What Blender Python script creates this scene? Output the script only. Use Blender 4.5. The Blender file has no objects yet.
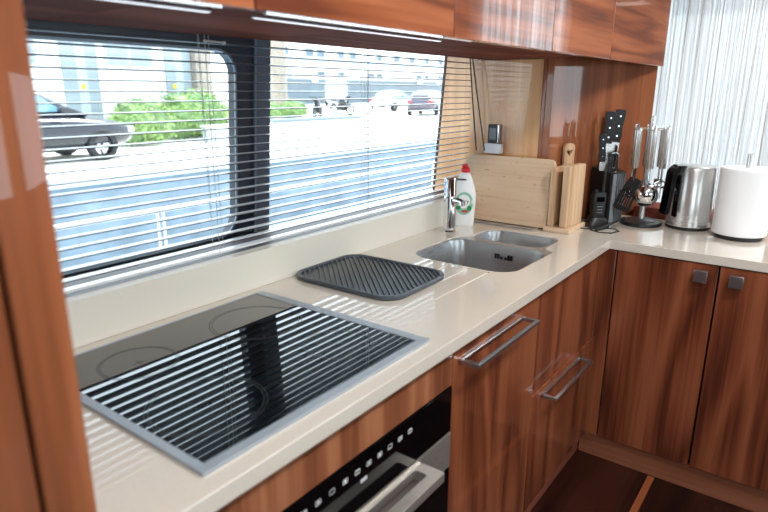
import bpy, bmesh, math, random
from mathutils import Vector, Matrix
random.seed(7)
S = bpy.context.scene
COL = S.collection
PI = math.pi

# ------------------------------------------------------------------ materials
def new_mat(name):
    m = bpy.data.materials.new(name); m.use_nodes = True
    nt = m.node_tree
    return m, nt, nt.nodes['Principled BSDF']

def lin(c):
    return tuple((x/255/12.92 if x/255 <= .04045 else ((x/255+.055)/1.055)**2.4) for x in c)

def pbr(name, rgb, rough=.5, metal=0., coat=0., emit=None, es=0., spec=.5, bump=0., bscale=80., vary=0.):
    m, nt, b = new_mat(name)
    c = lin(rgb)
    b.inputs['Base Color'].default_value = (*c, 1)
    b.inputs['Roughness'].default_value = rough
    b.inputs['Metallic'].default_value = metal
    b.inputs['Coat Weight'].default_value = coat
    b.inputs['Coat Roughness'].default_value = .04
    b.inputs['Specular IOR Level'].default_value = spec
    if emit:
        b.inputs['Emission Color'].default_value = (*lin(emit), 1); b.inputs['Emission Strength'].default_value = es
    if bump or vary:
        tc = nt.nodes.new('ShaderNodeTexCoord'); n = nt.nodes.new('ShaderNodeTexNoise')
        n.inputs['Scale'].default_value = bscale; n.inputs['Detail'].default_value = 4
        nt.links.new(tc.outputs['Object'], n.inputs['Vector'])
        if bump:
            bp = nt.nodes.new('ShaderNodeBump'); bp.inputs['Strength'].default_value = bump; bp.inputs['Distance'].default_value = .01
            nt.links.new(n.outputs['Fac'], bp.inputs['Height']); nt.links.new(bp.outputs['Normal'], b.inputs['Normal'])
        if vary:
            r = nt.nodes.new('ShaderNodeValToRGB')
            r.color_ramp.elements[0].position = .3; r.color_ramp.elements[1].position = .7
            r.color_ramp.elements[0].color = (*[x*(1-vary) for x in c], 1)
            r.color_ramp.elements[1].color = (*[min(1, x*(1+vary)) for x in c], 1)
            nt.links.new(n.outputs['Fac'], r.inputs['Fac']); nt.links.new(r.outputs['Color'], b.inputs['Base Color'])
    return m

def wood(name, dark, mid, light, axis='z', rings=12., across=4.5, along=.5, fine=85., rough=.32, coat=1., cior=1.5, spots=False, w=(.34, .42, .28), lo=.34, hi=.68):
    m, nt, b = new_mat(name)
    L = nt.links.new
    tc = nt.nodes.new('ShaderNodeTexCoord'); oi = nt.nodes.new('ShaderNodeObjectInfo')
    mul = nt.nodes.new('ShaderNodeVectorMath'); mul.operation = 'SCALE'; mul.inputs[0].default_value = (13.1, 7.7, 9.3)
    L(oi.outputs['Random'], mul.inputs['Scale'])
    add = nt.nodes.new('ShaderNodeVectorMath'); add.operation = 'ADD'
    L(tc.outputs['Object'], add.inputs[0]); L(mul.outputs['Vector'], add.inputs[1])
    def mp(al, ac):
        n = nt.nodes.new('ShaderNodeMapping')
        n.inputs['Scale'].default_value = tuple(al if k == axis else ac for k in 'xyz')
        L(add.outputs['Vector'], n.inputs['Vector']); return n
    def noise(src, det=2., dist=0.):
        n = nt.nodes.new('ShaderNodeTexNoise'); n.inputs['Scale'].default_value = 1.
        n.inputs['Detail'].default_value = det; n.inputs['Distortion'].default_value = dist
        L(src.outputs['Vector'], n.inputs['Vector']); return n.outputs['Fac']
    def math_(op, a, v):
        n = nt.nodes.new('ShaderNodeMath'); n.operation = op
        L(a, n.inputs[0])
        if isinstance(v, (int, float)): n.inputs[1].default_value = v
        else: L(v, n.inputs[1])
        return n.outputs[0]
    n1 = noise(mp(along, across), 1.5, .5)
    r = math_('PINGPONG', math_('MULTIPLY', n1, rings), 1.)
    n2 = noise(mp(fine*.03, fine), 3.)
    n3 = noise(mp(along*1.5, across*2.2), 2.)
    f = math_('ADD', math_('ADD', math_('MULTIPLY', r, w[0]), math_('MULTIPLY', n2, w[1])), math_('MULTIPLY', n3, w[2]))
    ramp = nt.nodes.new('ShaderNodeValToRGB'); cr = ramp.color_ramp
    cr.elements[0].position = lo; cr.elements[0].color = (*lin(dark), 1)
    cr.elements[1].position = hi; cr.elements[1].color = (*lin(light), 1)
    e = cr.elements.new((lo+hi)/2); e.color = (*lin(mid), 1)
    L(f, ramp.inputs['Fac'])
    out = ramp.outputs['Color']
    if spots:
        v = nt.nodes.new('ShaderNodeTexNoise'); v.inputs['Scale'].default_value = 90.; v.inputs['Detail'].default_value = 1.
        mm = nt.nodes.new('ShaderNodeMapping'); mm.inputs['Scale'].default_value = tuple(.35 if k == axis else 1. for k in 'xyz')
        L(add.outputs['Vector'], mm.inputs['Vector']); L(mm.outputs['Vector'], v.inputs['Vector'])
        rr = nt.nodes.new('ShaderNodeValToRGB'); rr.color_ramp.elements[0].position = .67; rr.color_ramp.elements[1].position = .80
        L(v.outputs['Fac'], rr.inputs['Fac'])
        mx = nt.nodes.new('ShaderNodeMix'); mx.data_type = 'RGBA'
        L(rr.outputs['Color'], mx.inputs['Factor']); L(out, mx.inputs['A']); mx.inputs['B'].default_value = (*lin(dark), 1)
        out = mx.outputs['Result']
    L(out, b.inputs['Base Color'])
    b.inputs['Roughness'].default_value = rough
    b.inputs['Coat Weight'].default_value = coat
    b.inputs['Specular IOR Level'].default_value = .15 if coat > .2 else .05
    b.inputs['Coat Roughness'].default_value = .025
    b.inputs['Coat IOR'].default_value = cior
    return m

def glass(name, tint=(1, 1, 1)):
    m = bpy.data.materials.new(name); m.use_nodes = True
    nt = m.node_tree; nt.nodes.clear()
    o = nt.nodes.new('ShaderNodeOutputMaterial'); t = nt.nodes.new('ShaderNodeBsdfTransparent')
    t.inputs['Color'].default_value = (*tint, 1)
    g = nt.nodes.new('ShaderNodeBsdfGlossy'); g.inputs['Roughness'].default_value = .01
    lw = nt.nodes.new('ShaderNodeLayerWeight'); lw.inputs['Blend'].default_value = .5
    pw_ = nt.nodes.new('ShaderNodeMath'); pw_.operation = 'POWER'; pw_.inputs[1].default_value = 5
    f = nt.nodes.new('ShaderNodeMath'); f.operation = 'MULTIPLY_ADD'; f.inputs[1].default_value = .9; f.inputs[2].default_value = .03
    nt.links.new(lw.outputs['Facing'], pw_.inputs[0]); nt.links.new(pw_.outputs[0], f.inputs[0])
    mx = nt.nodes.new('ShaderNodeMixShader')
    nt.links.new(f.outputs[0], mx.inputs[0]); nt.links.new(t.outputs[0], mx.inputs[1]); nt.links.new(g.outputs[0], mx.inputs[2])
    nt.links.new(mx.outputs[0], o.inputs[0])
    return m

def translucent(name, rgb, f=.5):
    m = bpy.data.materials.new(name); m.use_nodes = True
    nt = m.node_tree; nt.nodes.clear(); c = (*lin(rgb), 1)
    o = nt.nodes.new('ShaderNodeOutputMaterial'); d = nt.nodes.new('ShaderNodeBsdfDiffuse'); t = nt.nodes.new('ShaderNodeBsdfTranslucent')
    d.inputs[0].default_value = c; t.inputs[0].default_value = c
    mx = nt.nodes.new('ShaderNodeMixShader'); mx.inputs[0].default_value = f
    nt.links.new(d.outputs[0], mx.inputs[1]); nt.links.new(t.outputs[0], mx.inputs[2]); nt.links.new(mx.outputs[0], o.inputs[0])
    return m

def brushed(name, rgb, rough=.28, axis='z'):
    m, nt, b = new_mat(name)
    b.inputs['Base Color'].default_value = (*lin(rgb), 1); b.inputs['Metallic'].default_value = .78
    tc = nt.nodes.new('ShaderNodeTexCoord'); mp = nt.nodes.new('ShaderNodeMapping'); n = nt.nodes.new('ShaderNodeTexNoise')
    mp.inputs['Scale'].default_value = tuple(4 if k == axis else 500 for k in 'xyz')
    nt.links.new(tc.outputs['Object'], mp.inputs['Vector']); nt.links.new(mp.outputs['Vector'], n.inputs['Vector'])
    r = nt.nodes.new('ShaderNodeMapRange'); r.inputs['To Min'].default_value = rough*.7; r.inputs['To Max'].default_value = rough*1.35
    nt.links.new(n.outputs['Fac'], r.inputs['Value']); nt.links.new(r.outputs['Result'], b.inputs['Roughness'])
    return m

M = {}
M['wood_z'] = wood('walnut_vertical', (92, 46, 29), (124, 66, 42), (146, 84, 55), 'z')
M['wood_door'] = wood('walnut_flame', (82, 40, 26), (124, 66, 43), (150, 88, 60), 'z', rings=12., across=3.6, along=.42, fine=75, w=(.34, .42, .26))
M['wood_x'] = wood('walnut_horizontal', (116, 58, 34), (158, 86, 50), (186, 110, 70), 'x', rings=5., across=13., along=1.0, cior=1.85)
M['wood_panel'] = wood('walnut_panel', (132, 76, 48), (158, 96, 62), (176, 114, 78), 'z', rings=4., across=6., along=.3, w=(.25, .35, .3))
M['wood_left'] = wood('walnut_blond', (116, 66, 42), (144, 84, 54), (164, 100, 66), 'z', rings=4., across=6., along=.3, w=(.25, .35, .3))
M['wood_under'] = wood('walnut_dark_x', (112, 60, 49), (136, 77, 63), (152, 91, 74), 'x', rings=4., rough=.7, coat=.0)
M['wood_fascia'] = wood('walnut_fascia', (112, 64, 42), (142, 86, 58), (168, 110, 78), 'z', rings=5., across=9., along=.4)
M['wood_wall'] = wood('veneer_wall', (96, 54, 34), (112, 64, 42), (124, 74, 50), 'z', rings=2., across=2., along=.3, coat=.2, w=(.1, .4, .2))
M['tan'] = wood('skylit_veneer', (206, 150, 104), (222, 172, 124), (234, 192, 146), 'z', rings=3., across=8., along=.3, w=(.2, .4, .3))  # wood lightened to tan: skylight and window reflection put into the colour
M['floor'] = wood('mahogany_floor', (24, 10, 8), (40, 17, 12), (58, 27, 19), 'x', rings=6., across=5., rough=.4, coat=.35)
M['plinth'] = wood('walnut_plinth', (106, 62, 44), (132, 80, 58), (150, 96, 72), 'y', rings=3., across=8.)
M['bamboo'] = wood('bamboo', (180, 142, 112), (218, 188, 158), (228, 202, 174), 'y', rings=3., across=14., along=2., fine=110, rough=.5, coat=.0, spots=True, w=(.1, .4, .3), lo=.12, hi=.62)
M['bamboo_z'] = wood('bamboo_upright', (186, 150, 116), (214, 182, 150), (228, 200, 170), 'z', rings=3., across=20., along=.5, fine=120, rough=.5, coat=.0, w=(.2, .4, .3))
M['quartz'] = pbr('cream_quartz', (216, 208, 197), .07, coat=.7, spec=.6, bscale=260, vary=.03)
M['upstand'] = pbr('cream_upstand', (222, 219, 209), .22, bscale=200, vary=.015)
M['white'] = pbr('white_paint', (232, 232, 228), .5, vary=.02, bscale=20)
M['ceil'] = pbr('ceiling_vinyl', (236, 234, 228), .6, bump=.05, bscale=60)
M['chrome'] = pbr('chrome', (225, 228, 232), .06, 1., bscale=40, vary=.01)
M['steel'] = brushed('brushed_steel', (214, 214, 212), .24, 'z')
M['steel_x'] = brushed('brushed_steel_x', (192, 188, 182), .3, 'x')
M['sink_steel'] = brushed('sink_steel', (182, 184, 186), .27, 'x')
M['alu'] = pbr('satin_aluminium', (196, 202, 208), .3, 1., bscale=300, vary=.03)
M['black_gloss'] = pbr('black_gloss', (5, 5, 7), .06, bscale=30, vary=.05, spec=.2)
M['hob_glass'] = pbr('hob_glass', (3, 5, 7), .02, bscale=30, vary=.05, spec=1., coat=.7)
M['black_plastic'] = pbr('black_plastic', (18, 19, 22), .35, bump=.03, bscale=300)
M['grey_plastic'] = pbr('grey_plastic', (120, 124, 130), .4, bscale=50, vary=.04)
M['black_rubber'] = pbr('black_rubber', (22, 22, 24), .6, bump=.03, bscale=200)
M['mat_grey'] = pbr('slate_rubber', (72, 80, 88), .32, bump=.02, bscale=200)
M['white_plastic'] = pbr('white_plastic', (236, 238, 240), .25, bscale=30, vary=.01)
M['red'] = pbr('red_cap', (205, 40, 48), .35, bscale=30, vary=.03)
M['green'] = pbr('label_green', (140, 196, 172), .4, bscale=60, vary=.05)
M['dark_green'] = pbr('label_leaf', (40, 130, 80), .4, bscale=60, vary=.1)
M['label_white'] = pbr('label_white', (240, 242, 240), .4, bscale=60, vary=.01)
M['label_red'] = pbr('label_red', (196, 60, 60), .4, bscale=60, vary=.02)
M['label_grey'] = pbr('label_grey', (60, 70, 74), .4, bscale=60, vary=.02)
M['paper'] = pbr('paper_towel', (236, 239, 243), .85, bump=.06, bscale=150)
M['frame'] = pbr('window_frame_dark', (24, 32, 46), .3, bscale=30, vary=.05)
M['frame_grey'] = pbr('window_post_grey', (78, 84, 98), .4, bscale=30, vary=.05)
M['frame_edge'] = pbr('window_gasket', (110, 122, 134), .3, .4, bscale=30, vary=.05)
M['ledge'] = pbr('dark_ledge', (44, 36, 42), .5, bscale=30, vary=.08)
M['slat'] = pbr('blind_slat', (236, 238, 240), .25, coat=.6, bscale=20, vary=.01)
M['slat_shade'] = pbr('blind_slat_shade', (44, 38, 46), .4, bscale=20, vary=.02)
M['cord'] = pbr('blind_cord', (190, 190, 190), .6, bscale=200, vary=.03)
M['dark_cord'] = pbr('dark_cord', (16, 13, 12), .6, bscale=200, vary=.05)
M['print'] = pbr('oven_print', (225, 228, 230), .5, bscale=100, vary=.01)
M['ring'] = pbr('hob_ring', (30, 33, 36), .4, bscale=100, vary=.03)
M['hob_trim'] = pbr('hob_trim', (172, 182, 192), .38, .45, bscale=300, vary=.02)
M['led'] = pbr('led_diffuser', (240, 244, 250), .3, emit=(238, 244, 255), es=.8, bscale=40, vary=.01)
M['lamp'] = pbr('fill_lamp_diffuser', (245, 245, 245), .4, emit=(255, 250, 240), es=3., bscale=40, vary=.01)
M['string'] = translucent('string_white', (250, 251, 252), .45)
M['string_grey'] = translucent('string_grey', (226, 230, 233), .4)
M['string_brown'] = translucent('string_brown', (150, 130, 110), .3)
M['glass'] = glass('window_glass', (.93, .97, .98))
M['quay'] = pbr('quay_paving', (226, 222, 212), .8, bump=.1, bscale=3, vary=.05)
M['quay_wall'] = pbr('quay_wall', (132, 146, 156), .8, bump=.3, bscale=2, vary=.2)
M['kerb'] = pbr('quay_kerb', (206, 210, 214), .7, bscale=4, vary=.05)
M['fascia_white'] = pbr('render_white', (236, 236, 232), .8, bscale=1, vary=.03)
M['bldg_grey'] = pbr('shutter_grey', (140, 152, 158), .6, bscale=4, vary=.04)
M['bldg_light'] = pbr('door_grey', (166, 178, 182), .6, bscale=4, vary=.03)
M['bldg_blue'] = pbr('awning_blue', (110, 122, 132), .7, bscale=.5, vary=.08)
M['pane_blue'] = pbr('far_pane', (92, 108, 124), .15, bscale=1, vary=.15)
M['car_paint'] = pbr('car_navy', (14, 20, 34), .25, coat=.5, bscale=3, vary=.06)
M['car_dark'] = pbr('car_maroon', (62, 58, 78), .25, coat=1., bscale=3, vary=.06)
M['car_silver'] = pbr('car_silver', (150, 158, 170), .25, .6, coat=1., bscale=3, vary=.05)
M['car_glass'] = pbr('car_glass', (120, 160, 176), .06, coat=1., bscale=3, vary=.1)
M['tyre'] = pbr('tyre', (26, 27, 30), .7, bscale=40, vary=.1)
M['rim'] = pbr('rim', (205, 208, 212), .25, .7, bscale=40, vary=.03)
M['leaf'] = pbr('leaf', (138, 166, 92), .5, bscale=2.2, vary=.35)
M['leaf_dark'] = pbr('leaf_dark', (100, 132, 80), .6, bscale=3, vary=.3)
M['trunk'] = pbr('palm_trunk', (150, 140, 130), .85, bump=.4, bscale=9, vary=.2)
M['yellow'] = pbr('sticker_yellow', (232, 196, 60), .5, bscale=10, vary=.02)
M['red_light'] = pbr('tail_light', (210, 40, 50), .3, bscale=10, vary=.05)
M['rail_white'] = pbr('rail_white', (235, 238, 240), .25, bscale=10, vary=.02)

def water_mat():
    m, nt, b = new_mat('harbour_water')
    b.inputs['Base Color'].default_value = (*lin((132, 152, 166)), 1); b.inputs['Roughness'].default_value = .25
    tc = nt.nodes.new('ShaderNodeTexCoord'); n = nt.nodes.new('ShaderNodeTexNoise'); n.inputs['Scale'].default_value = 1.6; n.inputs['Detail'].default_value = 3
    nt.links.new(tc.outputs['Object'], n.inputs['Vector'])
    bp = nt.nodes.new('ShaderNodeBump'); bp.inputs['Strength'].default_value = .25; bp.inputs['Distance'].default_value = .08
    nt.links.new(n.outputs['Fac'], bp.inputs['Height']); nt.links.new(bp.outputs['Normal'], b.inputs['Normal'])
    return m
M['water'] = water_mat()

# ------------------------------------------------------------------ mesh helpers
class MB:
    def __init__(s): s.bm = bmesh.new()
    def box(s, x0, x1, y0, y1, z0, z1, bev=0., seg=2, mat=None):
        vs = [s.bm.verts.new((x, y, z)) for x in (x0, x1) for y in (y0, y1) for z in (z0, z1)]
        F = [(0, 1, 3, 2), (4, 6, 7, 5), (0, 4, 5, 1), (2, 3, 7, 6), (0, 2, 6, 4), (1, 5, 7, 3)]
        fs = [s.bm.faces.new([vs[i] for i in f]) for f in F]
        if bev > 0:
            es = list({e for f in fs for e in f.edges})
            r = bmesh.ops.bevel(s.bm, geom=es, offset=bev, segments=seg, affect='EDGES', profile=.5)
            vs = list({v for f in r['faces'] for v in f.verts} | {v for v in vs if v.is_valid})
        if mat is not None:
            for v in vs: v.co = mat @ v.co
        return s
    def lathe(s, prof, c=(0, 0, 0), seg=32, mat=None):
        rings = []
        for r, z in prof:
            if r < 1e-6: rings.append([s.bm.verts.new((c[0], c[1], c[2]+z))])
            else: rings.append([s.bm.verts.new((c[0]+r*math.cos(2*PI*i/seg), c[1]+r*math.sin(2*PI*i/seg), c[2]+z)) for i in range(seg)])
        for a, b in zip(rings, rings[1:]):
            if len(a) == 1 and len(b) == 1: continue
            for i in range(seg):
                j = (i+1) % seg
                if len(a) == 1: s.bm.faces.new((a[0], b[j], b[i]))
                elif len(b) == 1: s.bm.faces.new((a[i], a[j], b[0]))
                else: s.bm.faces.new((a[i], a[j], b[j], b[i]))
        if mat is not None:
            for rg in rings:
                for v in rg: v.co = mat @ v.co
        return s
    def tube(s, pts, r, seg=20, closed=False, sx=1.):
        pts = [Vector(p) for p in pts]; n = len(pts)
        rs = r if isinstance(r, (list, tuple)) else [r]*n
        rings = []; up = None
        for i, p in enumerate(pts):
            if closed: t = (pts[(i+1) % n]-pts[i-1]).normalized()
            else: t = (pts[min(i+1, n-1)]-pts[max(i-1, 0)]).normalized()
            if up is None:
                a = Vector((0, 0, 1)) if abs(t.z) < .9 else Vector((1, 0, 0))
                up = (a-t*a.dot(t)).normalized()
            else: up = (up-t*up.dot(t)).normalized()
            w = t.cross(up)
            rings.append([s.bm.verts.new(p+(up*math.cos(2*PI*k/seg)+w*sx*math.sin(2*PI*k/seg))*rs[i]) for k in range(seg)])
        pairs = list(zip(rings, rings[1:]))+([(rings[-1], rings[0])] if closed else [])
        for a, b in pairs:
            for k in range(seg): s.bm.faces.new((a[k], a[(k+1) % seg], b[(k+1) % seg], b[k]))
        if not closed:
            s.bm.faces.new(rings[0][::-1]); s.bm.faces.new(rings[-1])
        return s
    def loft(s, rings, cap0=True, cap1=True):
        R = [[s.bm.verts.new(p) for p in r] for r in rings]
        n = len(R[0])
        for a, b in zip(R, R[1:]):
            for k in range(n): s.bm.faces.new((a[k], a[(k+1) % n], b[(k+1) % n], b[k]))
        if cap0: s.bm.faces.new(R[0][::-1])
        if cap1: s.bm.faces.new(R[-1])
        return s
    def prism(s, poly, axis, a0, a1, bev=0.):
        # poly: 2D outline in the plane perpendicular to axis
        def mk(u, v, a):
            return {'x': (a, u, v), 'y': (u, a, v), 'z': (u, v, a)}[axis]
        A = [s.bm.verts.new(mk(u, v, a0)) for u, v in poly]; B = [s.bm.verts.new(mk(u, v, a1)) for u, v in poly]
        n = len(poly)
        f0 = s.bm.faces.new(A[::-1]); f1 = s.bm.faces.new(B)
        for k in range(n): s.bm.faces.new((A[k], A[(k+1) % n], B[(k+1) % n], B[k]))
        if bev > 0:
            bmesh.ops.bevel(s.bm, geom=list(set(f0.edges) | set(f1.edges)), offset=bev, segments=2, affect='EDGES', profile=.5)
        return s
    def build(s, name, mat, parent=None, off=(0, 0, 0), smooth=20, kind=None):
        bmesh.ops.recalc_face_normals(s.bm, faces=s.bm.faces[:])
        if any(off):
            o = Vector(off)
            for v in s.bm.verts: v.co -= o
        me = bpy.data.meshes.new(name); s.bm.to_mesh(me); s.bm.free()
        me.materials.append(mat if not isinstance(mat, str) else M[mat])
        if smooth:
            for p in me.polygons: p.use_smooth = True
            me.set_sharp_from_angle(angle=math.radians(smooth))
        ob = bpy.data.objects.new(name, me); COL.objects.link(ob)
        if parent: ob.parent = parent
        if kind: ob['kind'] = kind
        return ob

def thing(name, label, cat, loc=(0, 0, 0), rot=(0, 0, 0), group=None):
    o = bpy.data.objects.new(name, None); COL.objects.link(o); o.empty_display_size = .05
    o.location = loc; o.rotation_euler = rot; o['label'] = label; o['category'] = cat
    if group: o['group'] = group
    return o
def tag(o, label, cat, group=None):
    o['label'] = label; o['category'] = cat
    if group: o['group'] = group
    return o
def origin(o, loc):
    loc = Vector(loc)
    for v in o.data.vertices: v.co -= loc
    o.location = loc; return o
def dup(root, loc, label, rotz=None, group=None):
    r = root.copy(); COL.objects.link(r); r.location = loc; r['label'] = label
    if rotz is not None: r.rotation_euler = (r.rotation_euler[0], r.rotation_euler[1], rotz)
    if group: r['group'] = group
    for ch in root.children:
        c = ch.copy(); COL.objects.link(c); c.parent = r
        for g in ch.children:
            d = g.copy(); COL.objects.link(d); d.parent = c
    return r
def struct(o): o['kind'] = 'structure'; return o

def round_poly(pts, rad, n=6):
    out = []; N = len(pts)
    for i, p in enumerate(pts):
        r = rad[i] if isinstance(rad, (list, tuple)) else rad
        P = Vector(p); a = (Vector(pts[i-1])-P); b = (Vector(pts[(i+1) % N])-P)
        if r <= 0: out.append(tuple(P)); continue
        ang = a.angle(b); d = min(r/math.tan(ang/2), a.length*.49, b.length*.49); r2 = d*math.tan(ang/2)
        an, bn = a.normalized(), b.normalized()
        c = P+(an+bn).normalized()*(r2/math.sin(ang/2))
        s0 = P+an*d-c; s1 = P+bn*d-c
        a0 = math.atan2(s0.y, s0.x); a1 = math.atan2(s1.y, s1.x); da = (a1-a0+PI) % (2*PI)-PI
        for k in range(n+1):
            t = a0+da*k/n; out.append((c.x+r2*math.cos(t), c.y+r2*math.sin(t)))
    return out
def rrect(x0, x1, y0, y1, r, n=6): return round_poly([(x0, y0), (x1, y0), (x1, y1), (x0, y1)], r, n)

def plate(name, outlines, t, mat, parent=None, mtx=None, bevel=0., smooth=20):
    """flat sheet with holes: the first outline is the outside, the others are holes; z from 0 to t"""
    cu = bpy.data.curves.new('c', 'CURVE'); cu.dimensions = '2D'; cu.fill_mode = 'BOTH'
    cu.extrude = t/2-bevel; cu.bevel_depth = bevel; cu.bevel_resolution = 1; cu.offset = -bevel
    for ol in outlines:
        sp = cu.splines.new('POLY'); sp.points.add(len(ol)-1); sp.use_cyclic_u = True
        for q, (x, y) in zip(sp.points, ol): q.co = (x, y, 0, 1)
    ob = bpy.data.objects.new('c', cu); COL.objects.link(ob)
    dg = bpy.context.evaluated_depsgraph_get()
    me = bpy.data.meshes.new_from_object(ob.evaluated_get(dg)); me.name = name
    bpy.data.objects.remove(ob); bpy.data.curves.remove(cu)
    T = Matrix.Translation((0, 0, t/2))
    me.transform((mtx @ T) if mtx is not None else T)
    me.materials.clear(); me.materials.append(M[mat])
    for p in me.polygons: p.use_smooth = True; p.material_index = 0
    me.set_sharp_from_angle(angle=math.radians(smooth))
    o = bpy.data.objects.new(name, me); COL.objects.link(o)
    if parent: o.parent = parent
    return o
def text_mesh(name, body, size, mat, parent, mtx, ext=.0003):
    cu = bpy.data.curves.new('t', 'FONT'); cu.body = body; cu.size = size; cu.extrude = ext; cu.align_x = 'CENTER'; cu.align_y = 'CENTER'
    ob = bpy.data.objects.new('t', cu); COL.objects.link(ob)
    me = bpy.data.meshes.new_from_object(ob.evaluated_get(bpy.context.evaluated_depsgraph_get())); me.name = name
    bpy.data.objects.remove(ob); bpy.data.curves.remove(cu)
    me.transform(mtx); me.materials.clear(); me.materials.append(M[mat])
    o = bpy.data.objects.new(name, me); COL.objects.link(o); o.parent = parent; return o

# ------------------------------------------------------------------ the room
CEIL = 2.26
MB().box(-1.7, 4.7, -2.7, 1.5, -.06, 0).build('floor', 'floor')['kind'] = 'structure'
MB().box(-1.7, 4.7, -2.7, 1.34, CEIL, CEIL+.05).build('ceiling', 'ceil')['kind'] = 'structure'
# a pale boundary strip in the dark floor
o = MB().box(1.6, 2.20, .342, .366, 0., .0008).build('trim_1', wood('maple_inlay', (120, 62, 36), (140, 76, 46), (156, 90, 56), 'x')); struct(o)
# wall under and above the window
w = MB(); w.box(-1.7, 4.7, 1.24, 1.46, 0, .985); w.box(-1.7, .30, 1.24, 1.46, .985, CEIL); w.box(2.305, 4.7, 1.24, 1.37, .985, CEIL)
w.box(.30, 2.302, 1.24, 1.40, 1.61, CEIL)
struct(w.build('wall_window', 'white'))
struct(MB().box(.302, 2.298, 1.20, 1.222, 1.549, 1.66).build('trim_2', 'wood_under'))         # wood pelmet above the blind
struct(MB().box(.30, 2.30, 1.235, 1.40, .985, .992).build('trim_3', 'ledge'))                  # dark ledge in the recess
def holed(name, axis, a0, a1, u0, u1, z0, z1, holes, mat):
    m = MB(); us = sorted(h[0] for h in holes)
    cur = u0
    def b(ua, ub, za, zb):
        if ub-ua < 1e-4 or zb-za < 1e-4: return
        if axis == 'y': m.box(ua, ub, a0, a1, za, zb)
        else: m.box(a0, a1, ua, ub, za, zb)
    for h in sorted(holes):
        b(cur, h[0], z0, z1); b(h[0], h[1], z0, h[2]); b(h[0], h[1], h[3], z1); cur = h[1]
    b(cur, u1, z0, z1)
    return struct(m.build(name, mat))
holed('wall_rear', 'y', -2.7, -2.6, -1.7, 4.7, 0, CEIL, [(-1.0, 1.1, .95, 1.8), (1.7, 3.9, .95, 1.8)], 'wood_wall')
holed('wall_left', 'x', -1.7, -1.6, -2.6, 1.24, 0, CEIL, [(-1.9, -.5, .75, 1.85)], 'wood_wall')
holed('wall_right', 'x', 4.6, 4.7, -2.6, 1.24, 0, CEIL, [(-1.25, -.45, .45, 2.18), (.24, 1.12, .40, 2.18)], 'wood_wall')

def window_unit(name, axis, a, u0, u1, z0, z1):
    r = bpy.data.objects.new(name, None); COL.objects.link(r); r['kind'] = 'structure'
    m = MB(); f = .035
    for (ua, ub, za, zb) in ((u0, u1, z0, z0+f), (u0, u1, z1-f, z1), (u0, u0+f, z0+f, z1-f), (u1-f, u1, z0+f, z1-f)):
        if axis == 'y': m.box(ua, ub, a-.03, a+.03, za, zb)
        else: m.box(a-.03, a+.03, ua, ub, za, zb)
    m.build('window_frame', 'frame', r)
    m = MB()
    if axis == 'y': m.box(u0+f, u1-f, a-.003, a+.003, z0+f, z1-f)
    else: m.box(a-.003, a+.003, u0+f, u1-f, z0+f, z1-f)
    m.build('window_pane', 'glass', r)
window_unit('window_3', 'y', -2.65, -1.0, 1.1, .95, 1.8)
window_unit('window_4', 'y', -2.65, 1.7, 3.9, .95, 1.8)
window_unit('window_5', 'x', -1.65, -1.9, -.5, .75, 1.85)
window_unit('window_6', 'x', 4.65, -1.25, -.45, .45, 2.18)
window_unit('window_7', 'x', 4.65, .24, 1.12, .40, 2.18)

# galley window: the plane leans outwards at the foot
def lean(o):
    for v in o.data.vertices: v.co.y += (1.5-v.co.z)*.08
    return o
GX0, GX1, GZ0, GZ1 = .32, 1.165, 1.0, 1.528
W1 = bpy.data.objects.new('window_1', None); COL.objects.link(W1); struct(W1)
W2 = bpy.data.objects.new('window_2', None); COL.objects.link(W2); struct(W2)
rotp = Matrix.Translation((0, 1.425, 0)) @ Matrix.Rotation(PI/2, 4, 'X')     # plate xy -> xz, thickness towards -y
lean(plate('window_frame', [[(.302, .93), (1.243, .93), (1.243, 1.605), (.302, 1.605)], rrect(GX0, GX1, GZ0, GZ1, .062)], .025, 'frame', W1, rotp))
lean(plate('gasket', [rrect(GX0-.006, GX1+.006, GZ0-.006, GZ1+.006, .068), rrect(GX0, GX1, GZ0, GZ1, .062)], .006, 'frame_edge', W1, Matrix.Translation((0, 1.3995, 0)) @ Matrix.Rotation(PI/2, 4, 'X')))
lean(MB().box(GX0-.01, GX1+.01, 1.409, 1.414, GZ0-.01, GZ1+.01).build('window_pane', 'glass', W1))
lean(MB().box(1.2435, 1.305, 1.398, 1.425, .93, 1.605, .003).build('post', 'frame_grey', W2))
lean(MB().box(1.236, 1.2435, 1.392, 1.4, .93, 1.605).build('post_edge', 'frame_edge', W2))
lean(MB().box(2.296, 2.37, 1.386, 1.395, .93, 1.605).build('window_frame', 'frame', W2))
lean(MB().box(1.305, 2.2955, 1.395, 1.425, .93, .968).build('bottom_rail', 'frame', W2))
lean(MB().box(1.305, 2.2955, 1.395, 1.425, 1.575, 1.605).build('top_rail', 'frame', W2))
lean(MB().box(1.305, 2.2955, 1.402, 1.407, .968, 1.575).build('window_pane', 'glass', W2))

# glossy corner panelling: side face X=2.30 and a slanted face behind the knife block
cp = [(2.30, .902), (2.84, .657), (2.84, .70), (2.90, .70), (2.90, 1.24), (2.30, 1.24)]
o = MB().prism(cp, 'z', .0, CEIL-.002).build('wall_corner', 'wood_panel'); struct(o)
struct(MB().prism([(1.2385, .93), (1.430, .93), (1.374, 1.62), (1.2385, 1.62)], 'x', 2.2995, 2.3045).build('trim_4', 'tan'))  # window jamb, the skylight on it painted in as tan
struct(MB().box(2.2965, 2.2995, .945, 1.2380, .905, 1.543).build('trim_8', 'tan'))  # column side face, window brightness painted in as tan
struct(MB().box(2.2955, 2.2998, .930, .9448, .905, 1.543).build('trim_5', 'wood_panel'))
# brown sill behind the return worktop
struct(MB().box(2.70, 2.86, -1.6, .655, .60, .945, .004).build('trim_6', 'wood_under'))
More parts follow.
